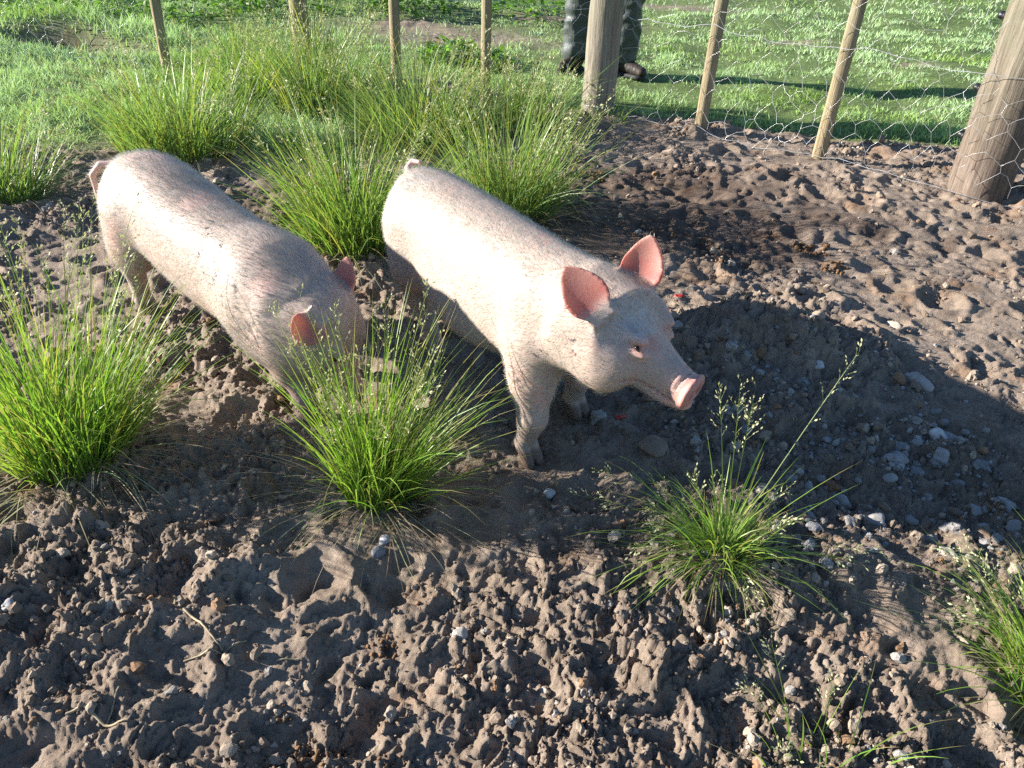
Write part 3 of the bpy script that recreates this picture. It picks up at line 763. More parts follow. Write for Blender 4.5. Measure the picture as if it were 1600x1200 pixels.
    chin = (I['hz'][f0] < -.03) & (hd[:, 0] > .5); L = np.where(chin, L * 1.8, L)
    S_ = np.cross(D, Nn); S_ /= np.linalg.norm(S_, axis=1)[:, None] + 1e-9; wd = .00032
    p1 = P + D * (L * .55)[:, None]; D2 = D * .8 + flow * .5 + r.normal(size=(k, 3)) * .12; p2 = p1 + D2 * (L * .5)[:, None]
    Vh = np.stack([P - S_ * wd - Nn * .001, P + S_ * wd - Nn * .001, p1 + S_ * wd * .8, p1 - S_ * wd * .8, p2], 1).reshape(-1, 3)
    of = (np.arange(k) * 5)[:, None]
    Fh = [np.array([[0, 1, 2, 3]]) + of, np.array([[3, 2, 4]]) + of]
    hc = np.array([.425, .385, .338]) * (.8 + .25 * r.random((k, 1)))
    b = mesh_obj("bristles", Vh, Fh, MAT_HAIR, root, colr=np.repeat(hc, 5, 0)); b["kind"] = "stuff"
    return root

# =====================================================================  fence
def wood(name, c0, c1, c2, rough=.85):
    M = Mat(name, rough, .2); v = M.coord("Object", (38, 38, 2.2)); w = M.coord("Object", (1, 1, 1))
    g = M.noise(v, 1.0, 6, .65, .8); b = M.noise(w, 5, 4, .6); f = M.noise(M.coord("Object", (160, 160, 6)), 1, 4, .7)
    c = M.ramp(g, [(.28, c0), (.5, c1), (.74, c2)])
    c = M.mix(M.ramp(b, [(.45, (0, 0, 0)), (.7, (.6, .6, .6))]), c, tuple(k * .62 for k in c1))
    # green algae towards the upper part, earth-brown below
    s = M.new("ShaderNodeSeparateXYZ"); M.l.new(w, s.inputs[0]); mr = M.new("ShaderNodeMapRange")
    mr.inputs[1].default_value = .15; mr.inputs[2].default_value = .75; M.l.new(s.outputs[2], mr.inputs[0])
    ml = M.new("ShaderNodeMath", operation='MULTIPLY'); M.l.new(mr.outputs[0], ml.inputs[0]); M.l.new(M.noise(w, 9, 4, .6), ml.inputs[1])
    c = M.mix(ml.outputs[0], c, (.19, .19, .13))
    M.color(M.mix(.6, c, M.ramp(f, [(.32, (.45, .42, .40)), (.6, (1.15, 1.15, 1.15))]), 'MULTIPLY')); M.bump(f, .9, .006); return M.m
MAT_POST = wood("weathered_post", (.10, .085, .066), (.25, .215, .17), (.37, .325, .265))
MAT_OLDPOST = wood("old_post", (.05, .037, .029), (.155, .118, .092), (.26, .21, .17))
MAT_STAKE = wood("stake_wood", (.13, .095, .055), (.30, .235, .14), (.43, .36, .23))
MAT_WIRE = Mat("galvanised_wire", .38, .5); MAT_WIRE.b.inputs["Metallic"].default_value = .55
MAT_WIRE.color(MAT_WIRE.ramp(MAT_WIRE.noise(MAT_WIRE.coord("Object"), 30, 3), [(.35, (.42, .41, .40)), (.65, (.66, .66, .66))]))
MAT_BLACK = Mat("black_plastic", .45, .4); MAT_BLACK.color((.012, .012, .014))

def pole(name, base, r, h, parent, mat, seed, sides=22, rings=26, square=0.0, crack=0.0, lean=(0, 0), taper=.06, sink=.10):
    rr = np.random.default_rng(seed); a = np.arange(sides) / sides * 6.2832; zz = np.linspace(-sink, h, rings)
    zz = np.append(zz, [h + r * .10, h + r * .13]); A, Z = np.meshgrid(a, zz)
    rad = r * (1 - taper * np.clip(Z / h, 0, 1)) * (1 + .05 * gnoise(A * 1.1 + seed, Z * 2.0, seed) + .035 * gnoise(A * 3 + 9, Z * 6, seed + 1))
    if square: rad = rad * (1 + square * (1 / np.maximum(np.abs(np.cos(A - .6)), np.abs(np.sin(A - .6))) - 1.15))
    if crack:
        for ca, wv in ((crack, .16), (crack + 1.9, .10), (crack - 1.3, .09)):
            dd = np.abs((A - ca - .15 * gnoise(Z * 1.5 + ca, Z * 0, seed) + np.pi) % (2 * np.pi) - np.pi)
            rad = rad * (1 - .16 * np.clip(1 - dd / wv, 0, 1))
    rad[-2] *= .93; rad[-1] *= .4
    bx, by, bz = base
    X = bx + rad * np.cos(A) + lean[0] * Z + .02 * r * np.sin(Z * 5 + seed); Y = by + rad * np.sin(A) + lean[1] * Z + .25 * r * np.sin(Z * 3 + seed) * (square > 0); Z = Z + bz
    n = len(zz); i = np.arange(n * sides).reshape(n, sides); j = np.roll(i, -1, 1)
    F = np.stack([i[:-1], j[:-1], j[1:], i[1:]], -1).reshape(-1, 4)
    V = np.stack([X, Y, Z], -1).reshape(-1, 3); cap = np.array([i[-1][::-1]]) if False else np.array([list(i[-1])])
    pv = np.array(parent.location) if parent else 0
    o = mesh_obj(name, V - np.array([bx, by, bz]), [F, cap], mat, parent); o.location = np.array([bx, by, bz]) - pv
    return o
def tube(path, r, sides=4):
    path = np.asarray(path, float); n = len(path); d = np.gradient(path, axis=0); d /= np.linalg.norm(d, axis=1)[:, None] + 1e-9
    up = np.where(np.abs(d[:, 2:3]) > .9, np.array([[1., 0, 0]]), np.array([[0, 0, 1.]])); s = np.cross(d, up); s /= np.linalg.norm(s, axis=1)[:, None]; t = np.cross(s, d)
    a = np.arange(sides) / sides * 6.2832; rr = np.broadcast_to(np.asarray(r, float), (n,))
    V = path[:, None] + rr[:, None, None] * (s[:, None] * np.cos(a)[None, :, None] + t[:, None] * np.sin(a)[None, :, None])
    i = np.arange(n * sides).reshape(n, sides); j = np.roll(i, -1, 1)
    return V.reshape(-1, 3), np.stack([i[:-1], j[:-1], j[1:], i[1:]], -1).reshape(-1, 4)
def tubes(paths, r, sides=3):
    Vs, Fs, n = [], [], 0
    for p in paths:
        V, F = tube(p, r, sides); Vs.append(V); Fs.append(F + n); n += len(V)
    return np.concatenate(Vs), np.concatenate(Fs)
def gz(p): return float(height(np.array([p[0]]), np.array([p[1]]), False)[0])

def netting(line, h, cell, seed, slump):
    """hexagonal wire netting hung along a polyline of (x, y) points; pulled out of shape in places"""
    line = np.array(line); seg = np.linalg.norm(np.diff(line, axis=0), axis=1); cum = np.concatenate([[0], np.cumsum(seg)]); T = cum[-1]
    dv = cell * .80; nu = int(T / cell); nv = int(h / dv); U = []; K = []
    for jv in range(nv + 1):
        for iu in range(nu):
            u = (iu + .5 * (jv % 2)) * cell; v = jv * dv; a1 = (u, v + dv * .42)
            U += [(u, v), a1]; K.append(2)                    # the twisted upright
            for e in ((u - .5 * cell, v + dv), (u + .5 * cell, v + dv)):
                U += [a1, ((a1[0] + e[0]) / 2, (a1[1] + e[1]) / 2 + .004), e]; K.append(3)
    u, v = np.array(U).T
    wx = gnoise(u * 2.1, v * 2.1, seed) * .07 + gnoise(u * 7, v * 7, seed + 1) * .034; wz = gnoise(u * 2.3 + 9, v * 2.3, seed + 2) * .07 + gnoise(u * 8, v * 8 + 3, seed + 3) * .030
    uu = np.clip(u + wx, 0, T); x = np.interp(uu, cum, line[:, 0]); y = np.interp(uu, cum, line[:, 1])
    q = gnoise(u * 1.4, v * 1.4, seed + 4) * slump
    P = np.stack([x - .3 * q, y - q, np.maximum(.004, v + wz) + height(x, y, False)], 1)
    return np.split(P, np.cumsum(K)[:-1])

def fence():
    root = empty("wire_netting_fence", (*POST_A, gz(POST_A)))
    tag(root, "farm fence of wooden posts, thin stakes and hexagonal wire netting round the pen", "fence")
    O = np.array(root.location)
    pole("post", (*POST_A, gz(POST_A)), .092, 1.32, root, MAT_POST, 3, 26, 34, taper=.03)
    p = pole("post", (*POST_B, gz(POST_B)), .128, 1.35, root, MAT_OLDPOST, 8, 30, 34, crack=3.55, taper=.05); p["label"] = "thick old brown post with a long crack and netting over it"
    def on_left(px, y0=40):
        best = None
        for s in np.linspace(0, 1, 900):
            q = POST_A + (LEFT_END - POST_A) * s
            d = np.array([q[0], q[1], .45 - CAM_H]); u = 800 + F_PX * (d @ RGT) / (d @ fwd)
            if best is None or abs(u - px) < best[0]: best = (abs(u - px), q)
        return best[1]
    for px, r, sd in ((760, .028, 21), (617, .030, 22), (240, .032, 24), (-160, .03, 26)):
        q = on_left(px); pole("stake", (*q, gz(q)), r, 1.2, root, MAT_STAKE, sd, 12, 20, square=.75, taper=.05)
    q = on_left(466); pole("post", (*q, gz(q)), .052, 1.25, root, MAT_STAKE, 31, 18, 24)
    for b, sd, ln in ((G(1093, 207), 41, (.008, .0)), (G(1278, 250), 42, (.012, -.01)), (RIGHT_END * .5 + POST_B * .5, 43, (0, 0))):
        pole("stake", (*b, gz(b)), .033, 1.25, root, MAT_STAKE, sd, 16, 26, lean=ln, taper=.04)
    dr = (POST_B - POST_A) / np.linalg.norm(POST_B - POST_A); nn = np.array([dr[1], -dr[0]])        # towards the pen
    if nn[1] > 0: nn = -nn
    front = POST_B + nn * .137
    line_r = [POST_A + nn * .0 + dr * .10, POST_A * .35 + front * .65 - nn * .03, front - dr * .13, front + nn * .004, front + dr * .13 - nn * .03, RIGHT_END]
    line_l = [LEFT_END, POST_A * .7 + LEFT_END * .3 + [0, .05], POST_A + [-.06, .10], POST_A + dr * .10 + [0, .02]]
    V, F = tubes(netting(line_r, 1.05, .112, 301, .09), .00088)
    o = mesh_obj("wire_netting", V - O, F, MAT_WIRE.m, root)
    V, F = tubes(netting(line_l, 1.05, .112, 401, .05), .0010)
    o = mesh_obj("wire_netting", V - O, F, MAT_WIRE.m, root)
    def wire(line, z, sag, sd, r=.0014):
        line = np.array(line, float); cum = np.concatenate([[0], np.cumsum(np.linalg.norm(np.diff(line, axis=0), axis=1))]); u = np.linspace(0, cum[-1], 60)
        x = np.interp(u, cum, line[:, 0]); y = np.interp(u, cum, line[:, 1]); g = height(x, y, False)
        zz = z + g + sag * gnoise(u * 2.2, u * 0 + sd, sd)
        V, F = tube(np.stack([x, y, zz], 1), r, 4); mesh_obj("line_wire", V - O, F, MAT_WIRE.m, root)
    for z, sg, sd in ((.02, .02, 1), (.52, .01, 2), (1.04, .01, 3)): wire(line_r, z, sg, sd)
    for z, sg, sd in ((.03, .02, 4), (.54, .01, 5), (1.04, .01, 6)): wire(line_l, z, sg, sd)
    ring = [POST_A + .095 * np.array([math.cos(t), math.sin(t)]) for t in np.linspace(0, 6.2832, 25)]
    V, F = tube([(*q, .055 + gz(POST_A)) for q in ring], .0016, 4); mesh_obj("tie_wire", V - O, F, MAT_WIRE.m, root)
    # black reel insulators on the far edge of the old post
    left = np.array([-.86, .51]); left /= np.linalg.norm(left)
    for z in (.235, .44, .73):
        c = np.array([*(POST_B + left * .132 + np.array([.45, .8]) * .03), z + gz(POST_B)]); a = np.linspace(0, 6.2832, 15)[:-1]
        prof = [(-.026, .004), (-.024, .021), (-.010, .022), (-.006, .012), (.006, .012), (.010, .022), (.024, .021), (.026, .004)]
        V = np.array([[c[0] + rr * math.cos(t), c[1] + zz_, c[2] + rr * math.sin(t)] for zz_, rr in [(q, w * .75) for q, w in prof] for t in a]); n = len(a); i = np.arange(len(V)).reshape(-1, n); j = np.roll(i, -1, 1)
        mesh_obj("insulator", V - O, np.stack([i[:-1], j[:-1], j[1:], i[1:]], -1).reshape(-1, 4), MAT_BLACK.m, root)

def planks():
    M = wood("grey_plank", (.20, .21, .23), (.36, .38, .40), (.50, .52, .55)); ax = np.array([.86, -.50, 0]); sd = np.array([.5, .86, 0]); up = np.array([0, 0, 1.])
    b = G(1562, 300); b = np.array([b[0] + .12, b[1] + .06])
    for k, (dx, dz, tilt, lab) in enumerate(((.0, .030, .10, "weathered grey plank lying lowest behind the thick old post"), (.04, .085, .16, "weathered grey plank lying upon another behind the thick old post"))):
        o = np.array([b[0] + dx, b[1] + .05 * k, gz(b) + dz]); V = []
        rr = np.random.default_rng(k)
        for s in np.linspace(0, 1.1, 9):
            for (p, q) in ((-.5, -.5), (.5, -.5), (.5, .5), (-.5, .5)):
                V.append(ax * s + sd * p * .13 + up * (q * .04 + tilt * p * .13 * -1) + rr.normal(size=3) * .0015)
        i = np.arange(36).reshape(9, 4); j = np.roll(i, -1, 1)
        F = np.concatenate([np.stack([i[:-1], j[:-1], j[1:], i[1:]], -1).reshape(-1, 4), i[0][None, ::-1], i[-1][None]])
        pl = mesh_obj("plank", np.array(V), F, M, smooth=False); pl.location = o; tag(pl, lab, "plank", "planks behind the post")

# =====================================================================  the person behind the post
def sdf_mesh(fn, lo, hi, h):
    lo = np.array(lo, float); hi = np.array(hi, float); n = np.ceil((hi - lo) / h).astype(int)
    g = np.stack(np.meshgrid(*[lo[i] + h * np.arange(n[i]) for i in range(3)], indexing='ij'), -1)
    return surface_nets(fn(g.reshape(-1, 3)).reshape(n), lo, h)
def person():
    L = G(897, 112); R_ = G(972, 118); mid = (L + R_) / 2
    root = empty("person", (mid[0], mid[1], gz(mid))); tag(root, "person in dark green waterproof trousers and brown boots standing behind the round post", "person")
    fl = np.array([L[0] - mid[0], L[1] - mid[1]]); fr = np.array([R_[0] - mid[0], R_[1] - mid[1]])
    def cloth(name, c, rough, sp):
        M = Mat(name, rough, sp); v = M.coord("Object"); M.color(M.mix(.5, c, M.ramp(M.noise(v, 30, 5, .6), [(.3, (.6, .6, .6)), (.7, (1.3, 1.3, 1.3))]), 'MULTIPLY'))
        M.bump(M.noise(M.coord("Object", (9, 9, 5)), 1.6, 5, .6, 1.2), .8, .012); return M.m
    mt = cloth("waterproof_cloth", (.06, .072, .068), .5, .35); mb = cloth("boot_leather", (.030, .020, .014), .6, .35); mj = cloth("jacket_cloth", (.06, .07, .06), .6, .3)
    skin = Mat("skin", .5, .4); skin.color((.50, .31, .23)); skin.b.inputs["Subsurface Weight"].default_value = .2; skin.b.inputs["Subsurface Scale"].default_value = .01
    hair = Mat("hair", .6, .3); hair.color((.05, .032, .02)); blk = Mat("boot_rubber", .7, .3); blk.color((.02, .02, .02))
    hipL, hipR = np.array([-.095, .02, .93]), np.array([.095, .02, .93])
    def trousers(P):
        d = np.full(len(P), 9.)
        for hp, f, b in ((hipL, fl, -.02), (hipR, fr, .02)):
            kn = np.array([f[0] * .86 + b, f[1] - .05, .50]); an = np.array([f[0], f[1], .12])
            q = smin(cone(P, hp, kn, .118, .098), cone(P, kn, an, .096, .094), .03); d = smin(d, q, .03) if d[0] < 8 else q
        d = smin(d, ell(P, (0, .03, .97), (.19, .145, .15)), .06)
        x, y, z = P.T; fold = .014 * np.abs(gnoise(x * 9 + z * 11 + y * 5, z * 13 - x * 6, 5)) * sstep(.9, .3, z) + .013 * gnoise(x * 9, z * 7 + y * 6, 6) + .008 * gnoise(x * 20 + y * 15, z * 18, 7)
        d = d + fold
        return np.maximum(d, .075 + .025 * gnoise(x * 12, y * 12, 8) - z)
    V, Q = sdf_mesh(trousers, (-.42, -.28, .05), (.42, .30, 1.15), .011); mesh_obj("trousers", V, Q, mt, root)
    for f, yaw in ((fl, -2.15), (fr, -.85)):
        dirv = np.array([math.cos(yaw), math.sin(yaw), 0]); c = np.array([f[0], f[1], 0.])
        def boot(P):
            d = cone(P, c + [0, 0, .26], c + [0, 0, .09], .056, .054); d = smin(d, cone(P, c + [0, 0, .065], c + dirv * .17 + [0, 0, .038], .052, .036), .03)
            d = smin(d, cone(P, c - dirv * .035 + [0, 0, .06], c + dirv * .05 + [0, 0, .05], .045, .045), .02)
            return np.maximum(d, .022 - P[:, 2])
        V, Q = sdf_mesh(boot, np.append(c[:2] - .26, -.02), np.append(c[:2] + .26, .36), .009); b = mesh_obj("boot", V, Q, mb, root)
        def sole(P):
            d = np.minimum(cone(P * [1, 1, .3], (c - dirv * .03) * [1, 1, .3], (c + dirv * .15) * [1, 1, .3], .053, .048), 9); return np.maximum(d, np.abs(P[:, 2] - .008) - .014)
        V, Q = sdf_mesh(sole, np.append(c[:2] - .26, -.03), np.append(c[:2] + .26, .05), .009); mesh_obj("sole", V, Q, blk.m, b)
    def jacket(P):
        d = cone(P, (0, .02, .92), (0, .02, 1.28), .17, .17, (.92, 1.25, 1)); d = smin(d, cone(P, (-.14, .03, 1.40), (.14, .03, 1.40), .075, .075), .09)
        for s in (-1, 1):
            sh, el, wr = (s * .20, .03, 1.39), (s * .29, .06, 1.13), (s * .20, -.06, .95)
            d = smin(d, smin(cone(P, sh, el, .068, .058), cone(P, el, wr, .056, .046), .02), .03)
        d = smin(d, cone(P, (0, .02, 1.44), (0, .01, 1.49), .068, .062), .02)
        return np.maximum(d + .010 * gnoise(P[:, 0] * 12, P[:, 2] * 9, 4), .86 - P[:, 2])
    V, Q = sdf_mesh(jacket, (-.42, -.28, .82), (.42, .30, 1.58), .013); mesh_obj("jacket", V, Q, mj, root)
    def head(P):
        d = cone(P, (0, .02, 1.40), (0, .01, 1.56), .055, .055); d = smin(d, ell(P, (0, 0, 1.635), (.076, .095, .112)), .02); d = smin(d, ell(P, (0, -.03, 1.575), (.052, .058, .055)), .03)
        d = smin(d, cone(P, (0, -.088, 1.645), (0, -.112, 1.605), .010, .016), .012)
        for s in (-1, 1):
            d = smin(d, ell(P, (s * .078, .012, 1.62), (.010, .022, .032)), .006); d = -smin(-d, ell(P, (s * .031, -.100, 1.645), (.018, .014, .010)), .01)
        d = smin(d, ell(P, (0, -.088, 1.558), (.026, .012, .006)), .005)
        return -smin(-d, np.maximum(np.abs(P[:, 2] - 1.558) - .0015, np.maximum(np.abs(P[:, 0]) - .022, P[:, 1] + .082)), .004)
    V, Q = sdf_mesh(head, (-.14, -.16, 1.36), (.14, .16, 1.79), .007); mesh_obj("body", V, Q, skin.m, root)
    def hr(P): return np.maximum(ell(P, (0, .012, 1.65), (.088, .105, .118)) + .006 * gnoise(P[:, 0] * 40, P[:, 2] * 30, 2), np.minimum(-(P[:, 1] + .045), 9) * -1 * -1 + np.where(P[:, 2] > 1.70, -.09, 0))
    V, Q = sdf_mesh(hr, (-.14, -.16, 1.5), (.14, .16, 1.80), .008); mesh_obj("hair", V, Q, hair.m, root)

# =====================================================================  stones, scraps, straws
MAT_STONE = Mat("pale_stone", .9, .2); _v = MAT_STONE.coord("Object")
MAT_STONE.color(MAT_STONE.mix(.6, MAT_STONE.attr("tint"), MAT_STONE.ramp(MAT_STONE.noise(_v, 60, 5, .65), [(.3, (.55, .52, .48)), (.7, (1.2, 1.2, 1.2))]), 'MULTIPLY')); MAT_STONE.bump(MAT_STONE.noise(_v, 180, 5, .7), .6, .003)
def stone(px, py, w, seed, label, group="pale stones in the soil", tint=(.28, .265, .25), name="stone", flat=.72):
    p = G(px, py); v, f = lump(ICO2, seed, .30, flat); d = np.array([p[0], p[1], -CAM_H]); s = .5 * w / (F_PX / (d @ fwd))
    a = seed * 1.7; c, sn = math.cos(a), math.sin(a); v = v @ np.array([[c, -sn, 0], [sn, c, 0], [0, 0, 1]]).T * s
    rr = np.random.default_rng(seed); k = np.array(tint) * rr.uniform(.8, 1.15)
    o = mesh_obj(name, v, f, MAT_STONE.m, colr=np.tile(k, (len(v), 1))); g = height(np.array([p[0], p[0] + s * .6, p[0] - s * .6]), np.array([p[1], p[1], p[1]])).mean()
    o.location = (p[0], p[1], float(g) + s * flat * .12); tag(o, label, "stone", group); return o
def stones():
    sh = "pale grey stone among many in the shaded hollow right of the pig's snout"
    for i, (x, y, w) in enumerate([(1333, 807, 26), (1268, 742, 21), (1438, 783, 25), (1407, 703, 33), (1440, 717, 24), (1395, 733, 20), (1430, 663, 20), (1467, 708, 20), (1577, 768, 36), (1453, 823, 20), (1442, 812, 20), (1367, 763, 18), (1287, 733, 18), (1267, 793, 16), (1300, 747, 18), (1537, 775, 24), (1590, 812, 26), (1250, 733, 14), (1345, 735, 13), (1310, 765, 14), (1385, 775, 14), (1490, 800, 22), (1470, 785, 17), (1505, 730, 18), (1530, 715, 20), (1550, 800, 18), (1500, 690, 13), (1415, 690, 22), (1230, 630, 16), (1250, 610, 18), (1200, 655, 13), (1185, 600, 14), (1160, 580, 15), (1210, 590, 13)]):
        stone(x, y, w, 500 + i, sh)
    stone(1467, 677, 30, 601, "palest rounded stone at the upper edge of the shaded hollow", None, (.50, .48, .46))
    stone(1323, 757, 36, 602, "largest grey stone in the middle of the shaded hollow", None, (.40, .38, .36))
    stone(1378, 795, 27, 603, "smooth egg-shaped grey stone at the foot of the shaded hollow", None, (.42, .40, .38))
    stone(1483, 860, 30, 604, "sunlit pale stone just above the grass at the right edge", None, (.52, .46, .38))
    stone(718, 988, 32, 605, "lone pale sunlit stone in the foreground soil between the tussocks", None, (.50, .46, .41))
    stone(602, 845, 24, 606, "blue-grey stone just below the middle grass tussock", None, (.33, .33, .35))
    stone(858, 771, 22, 607, "small pale stone below the near pig's front hoof", None, (.42, .41, .40))
    stone(19, 962, 24, 608, "grey stone at the left edge of the foreground soil", None, (.36, .35, .35))
    stone(1397, 509, 30, 609, "sunlit round clod of stony earth right of the rooted mound", None, (.42, .35, .28))
    stone(1272, 515, 26, 610, "sunlit brown lump on top of the rooted mound", None, (.36, .28, .21))
    stone(1272, 589, 24, 611, "whitish stone beside the tip of the tall green stem", None, (.48, .46, .44))
    stone(1094, 520, 22, 612, "grey lump of earth close behind the standing pig's forehead", None, (.36, .32, .29))
    stone(1430, 602, 46, 613, "broad flat grey clod at the top of the shaded hollow", None, (.32, .29, .27), flat=.5)
    stone(935, 657, 34, 614, "angular pale lump by the standing pig's far front hoof", None, (.33, .30, .28))
    stone(1020, 715, 54, 615, "low brown clod of earth below the standing pig's chin", None, (.19, .145, .11), flat=.42)
    stone(590, 866, 26, 616, "dark grey stone left of the blue-grey one below the middle tussock", None, (.22, .22, .24))
    stone(1245, 452, 24, 617, "brown rounded clod on the bare soil behind the rooted mound", None, (.30, .24, .19))
def scraps():
    M = Mat("red_scrap", .35, .5); M.color(M.ramp(M.noise(M.coord("Object"), 130, 4), [(.35, (.20, .012, .010)), (.65, (.48, .035, .028))]))
    for i, (x, y, w, lab) in enumerate([(967, 660, 13, "small shiny red food scrap on the soil under the standing pig's chin"), (1058, 472, 13, "red food scrap on the soil behind the standing pig's far ear, the upper one"), (1045, 494, 10, "red food scrap on the soil close behind the standing pig's forehead, the lower one")]):
        p = G(x, y); v, f = lump(ICO2, 700 + i, .45, .6); d = np.array([p[0], p[1], -CAM_H]); s = .5 * w / (F_PX / (d @ fwd)); o = mesh_obj("food_scrap", v * s * [1.3, .8, .8], f, M.m)
        o.location = (p[0], p[1], float(height(np.array([p[0]]), np.array([p[1]]))[0]) + s * .35); tag(o, lab, "food scrap", "red food scraps")
    MS = Mat("dry_stalk", .7, .3); MS.color(MS.ramp(MS.noise(MS.coord("Object"), 60, 4), [(.35, (.22, .17, .10)), (.65, (.42, .34, .21))]))
    def stalk(pts, r, lab, name="dry_stalk", cat="stalk", mat=MS):
        P = np.array([G(*q) for q in pts]); u = np.linspace(0, len(P) - 1, 6 * len(P)); x = np.interp(u, np.arange(len(P)), P[:, 0]); y = np.interp(u, np.arange(len(P)), P[:, 1])
        z = height(x, y); k = np.ones(5) / 5; z = np.maximum(np.convolve(np.pad(z, 2, 'edge'), k, 'valid'), z - .002) + r * 1.2
        q = np.stack([x, y, z], 1); V, F = tube(q, r * np.linspace(1.1, .7, len(u)), 6); o = mesh_obj(name, V - q[0], F, mat.m); o.location = q[0]; tag(o, lab, cat); return o
    stalk([(290, 962), (318, 986), (348, 1018)], .0022, "straight pale dry stalk in the foreground soil, the upper arm of the v")
    stalk([(350, 1018), (385, 1000)], .0020, "short pale dry stalk in the foreground soil, pointing up right from the v's corner")
    stalk([(286, 1030), (320, 1024), (352, 1019)], .0018, "pale dry stalk lying level in the foreground soil, left of the v's corner")
    stalk([(105, 1122), (135, 1112), (165, 1136), (205, 1138)], .0026, "crooked brown twig at the lower left of the foreground")
    stalk([(165, 1136), (180, 1105), (190, 1085)], .0018, "thin twig pointing up from the crooked brown twig")
    stalk([(432, 1030), (468, 1026)], .0016, "short dry straw lying alone in the middle foreground")
    MD = Mat("dung", .95, .15); vv = MD.coord("Object"); MD.color(MD.ramp(MD.noise(vv, 90, 5, .7), [(.3, (.09, .048, .024)), (.5, (.17, .095, .05)), (.75, (.27, .165, .09))])); MD.bump(MD.noise(vv, 240, 5, .7), .8, .004)
    r = np.random.default_rng(77)
    for i, (x, y, w, k, lab) in enumerate([(600, 1000, 60, 30, "crumbly brown dung in the foreground below the middle tussock"), (490, 1165, 70, 30, "crumbly brown dung at the bottom edge of the foreground"), (610, 1185, 46, 18, "crumbly brown dung on the bottom edge, the right-hand heap"), (1270, 386, 70, 34, "reddish brown dung on the bare soil, nearest the stakes"), (1300, 415, 60, 26, "reddish brown dung on the bare soil just above the rooted mound"), (1095, 372, 44, 22, "dark brown dung on the soil right of the standing pig's upright ear"), (450, 1105, 46, 16, "light brown crumbly dung just above the bottom edge"), (930, 275, 44, 20, "brown dung on the soil between the back tussock and the thick round post")]):
        p = G(x, y); d = np.array([p[0], p[1], -CAM_H]); s = .5 * w / (F_PX / (d @ fwd)); Vs, Fs, n = [], [], 0
        for j in range(k):
            a = r.random() * 6.28; q = s * r.random() ** .6; rr = s * r.uniform(.06, .16); v, f = lump(ICO1, 900 + i * 50 + j, .5, .75)
            px, py = p[0] + q * math.cos(a), p[1] + .8 * q * math.sin(a); Vs.append(v @ rand_rot(1, r)[0] * rr + [px, py, float(height(np.array([px]), np.array([py]))[0]) + rr * .35 + .25 * max(0, s * .5 - q)]); Fs.append(f + n); n += len(v)
        o0 = np.array([p[0], p[1], gz(p)]); o = mesh_obj("dung", np.concatenate(Vs) - o0, np.concatenate(Fs), MD.m); o.location = o0; tag(o, lab, "dung", "dung on the soil", "stuff")

def weed(name, base, R, H, n, seed, label, c=(.11, .22, .03)):
    r = np.random.default_rng(seed); z0 = gz(base); root = empty(name, (base[0], base[1], z0)); tag(root, label, "weed", "leafy weeds along the bank")
    a = r.random(n) * 6.2832; q = R * r.random(n) ** .5; zz = H * (1 - (q / R) ** 2 * .7) * (.35 + .65 * r.random(n)); P = np.stack([q * np.cos(a), q * np.sin(a), zz], 1)
    L = .035 + .045 * r.random(n); d = np.stack([np.cos(a) + r.normal(size=n) * .6, np.sin(a) + r.normal(size=n) * .6, r.normal(size=n) * .35 + .15], 1); d /= np.linalg.norm(d, axis=1)[:, None]
    s = np.cross(d, r.normal(size=(n, 3)) * .35 + [0, 0, 1]); s /= np.linalg.norm(s, axis=1)[:, None]; nn = np.cross(s, d); l = L[:, None]
    V = np.stack([P, P + d * l * .35 + s * l * .28 + nn * l * .06, P + d * l * .75 + s * l * .18, P + d * l - nn * l * .1, P + d * l * .75 - s * l * .18, P + d * l * .35 - s * l * .28 + nn * l * .06], 1).reshape(-1, 3)
    F = [np.concatenate([np.array([[0, 1, 2, 5]]) + (np.arange(n) * 6)[:, None], np.array([[5, 2, 3, 4]]) + (np.arange(n) * 6)[:, None]])]
    cc = np.array(c) * (.6 + .8 * r.random((n, 1))); o = mesh_obj("leaves", V, F, MAT_BLADE, root, colr=np.repeat(cc, 6, 0)); o["kind"] = "stuff"
    k = 14; ia = r.choice(n, k); paths = [[(0, 0, 0), tuple(P[i] * [.5, .5, .6]), tuple(P[i])] for i in ia]; V, F = tubes(paths, .0025, 3); mesh_obj("stems", V, F, MAT_BLADE, root, colr=np.tile(np.array([.10, .13, .03]), (len(V), 1)))

# =====================================================================  build everything
build_ground()
scatter_clods()
pasture()
fence()
planks()
person()
make_pig("pig", SPEC['A'], "pale pink pig standing with its head raised and snout pointing right", 31)
make_pig("pig", SPEC['B'], "pale pink pig with its head down rooting behind a grass tussock", 47)
T = "grass tussocks in the pen"
tussock("grass_tussock", G(590, 770), .34, .1, 640, 1, "dense green grass tussock in front of the rooting pig's snout", T, core=.075, splay=.55, lean=(.0, .0), stems=30, stem_h=1.35, dead=.28, down=.2, width=.0032)
tussock("grass_tussock", G(120, 715), .38, .1, 800, 2, "tall green grass tussock at the left edge in front of the rooting pig", T, core=.115, splay=.7, stems=30, stem_h=1.45, dead=.28, down=.2, width=.0036)
tussock("grass_tussock", G(1120, 895), .19, .1, 380, 3, "low green tussock below the raised snout with one long leaning stem", T, core=.05, splay=1.9, stems=9, stem_h=1.15, dead=.30, down=1.0, width=.0030,
        extra=[(.35, .38, .47, .05), (1.45, .10, .36, .12), (1.75, .18, .36, .1), (1.6, .05, .33, .1), (1.9, .3, .34, .15), (-.15, 1.15, .30, .5), (-.2, 1.2, .26, .5), (3.0, 1.0, .32, .6), (2.9, .85, .30, .5)])
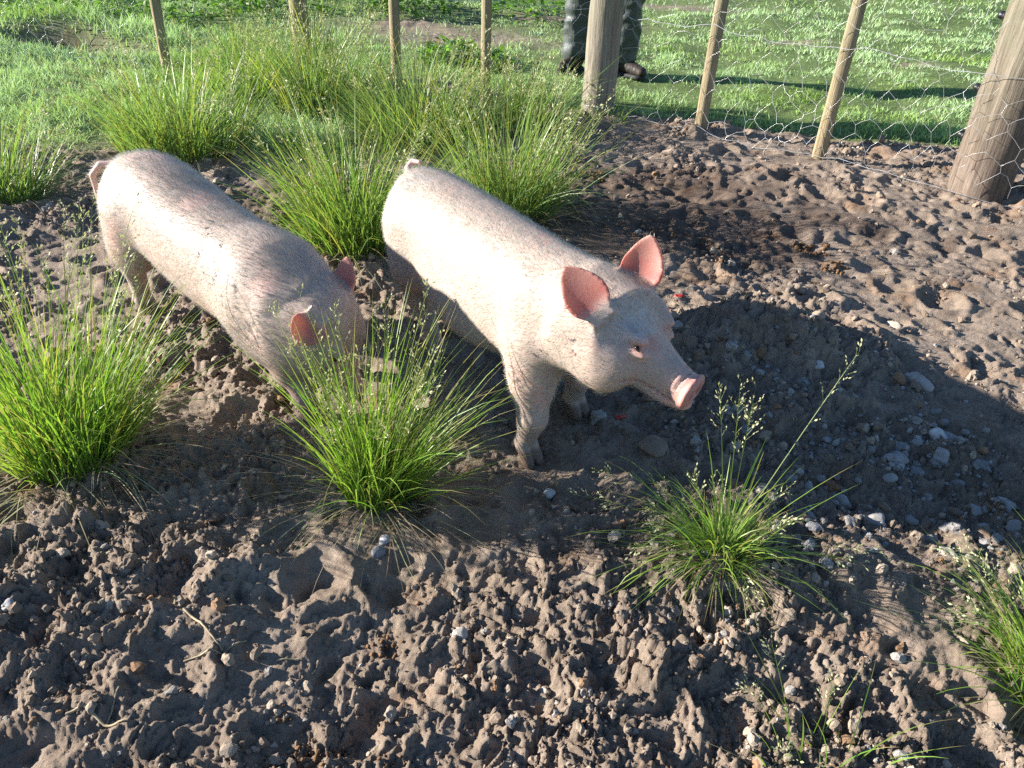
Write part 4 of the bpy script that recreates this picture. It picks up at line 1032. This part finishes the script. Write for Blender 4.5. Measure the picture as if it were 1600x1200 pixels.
tussock("grass_tussock", G(1640, 1075), .24, .1, 420, 4, "green grass tussock cut off by the right edge", T, core=.07, splay=1.6, stems=12, stem_h=1.2, dead=.3, down=.6, width=.0032)
tussock("grass_tuft", G(1285, 1215), .15, .1, 46, 5, "sparse pale grass blades at the bottom edge on the right", None, core=.09, splay=.9, stems=4, stem_h=1.2, dead=.3, width=.0026, cat="grass tuft")
tussock("grass_tussock", G(558, 385), .42, .1, 1000, 6, "bright green grass tussock between the two pigs' backs", T, core=.17, splay=1.0, stems=26, stem_h=1.25, dead=.14, width=.0046, dew=.25)
tussock("grass_tussock", G(795, 330), .44, .1, 760, 7, "loose grey-green tussock behind the standing pig's back", T, core=.20, splay=1.0, stems=34, stem_h=1.3, dead=.25, width=.0046, dew=.5)
tussock("grass_tussock", G(290, 228), .42, .1, 900, 8, "wide green tussock on the soil behind the rooting pig's rump", T, core=.28, splay=1.0, stems=40, stem_h=1.25, dead=.2, width=.0056, dew=.45)
tussock("grass_tussock", G(500, 165), .46, .1, 620, 9, "tall yellowish tussock in front of the thick stake", T, core=.30, splay=.9, stems=60, stem_h=1.35, dead=.25, width=.0056, dew=.6)
tussock("grass_tussock", G(655, 215), .42, .1, 760, 10, "grey-green tussock in front of the thin middle stake", T, core=.30, splay=1.0, stems=40, stem_h=1.3, dead=.25, width=.0056, dew=.5)
tussock("grass_tussock", G(5, 310), .34, .1, 420, 11, "pale thin tussock cut off by the left edge behind the pig", T, core=.14, splay=1.1, stems=24, stem_h=1.2, dead=.4, width=.0048, dew=.4)
tussock("grass_tussock", G(812, 200), .32, .1, 520, 12, "hazy pale tussock just left of the thick round post", T, core=.20, splay=1.0, stems=36, stem_h=1.25, dead=.35, width=.0056, dew=.5)
tussock("grass_tussock", G(395, 150), .34, .1, 700, 13, "low dense tussock between the wide tussock and the tall yellowish one", T, core=.30, splay=1.1, stems=24, stem_h=1.3, dead=.2, width=.0060, dew=.2)
tussock("grass_tuft", G(455, 235), .16, .1, 160, 14, "small grey-green tuft on dark soil left of the bright tussock", None, core=.07, splay=1.6, stems=0, dead=.3, width=.0045, dew=.6, cat="grass tuft")
tussock("grass_tuft", G(940, 190), .12, .1, 150, 15, "short dry grass tuft at the foot of the thick round post", None, core=.16, splay=1.4, stems=6, dead=.9, width=.004, dew=.2, cat="grass tuft")
for i, (x, y, R, H, n, lab) in enumerate([(570, 12, .40, .30, 420, "bushy leafy weed left of the thin middle stake, far behind the fence"), (650, 14, .42, .30, 460, "bushy leafy weed right behind the thin middle stake, beyond the fence"), (705, 88, .22, .18, 200, "low leafy weed on the bare patch between the two thin stakes"), (760, 95, .16, .14, 110, "small leafy weed at the foot of the thin stake nearest the round post"), (300, 18, .6, .22, 420, "leafy weed on the bank behind the leftmost stake"), (840, 20, .5, .22, 420, "leafy weed beyond the fence left of the person's legs"), (100, 12, .6, .2, 420, "leafy weed on top of the bank at the left edge"), (420, 10, .5, .25, 380, "leafy weed on the bank left of the thick stake")]):
    weed("leafy_weed", G(x, y + 8), R, H, n, 60 + i, lab)
stones()
scraps()
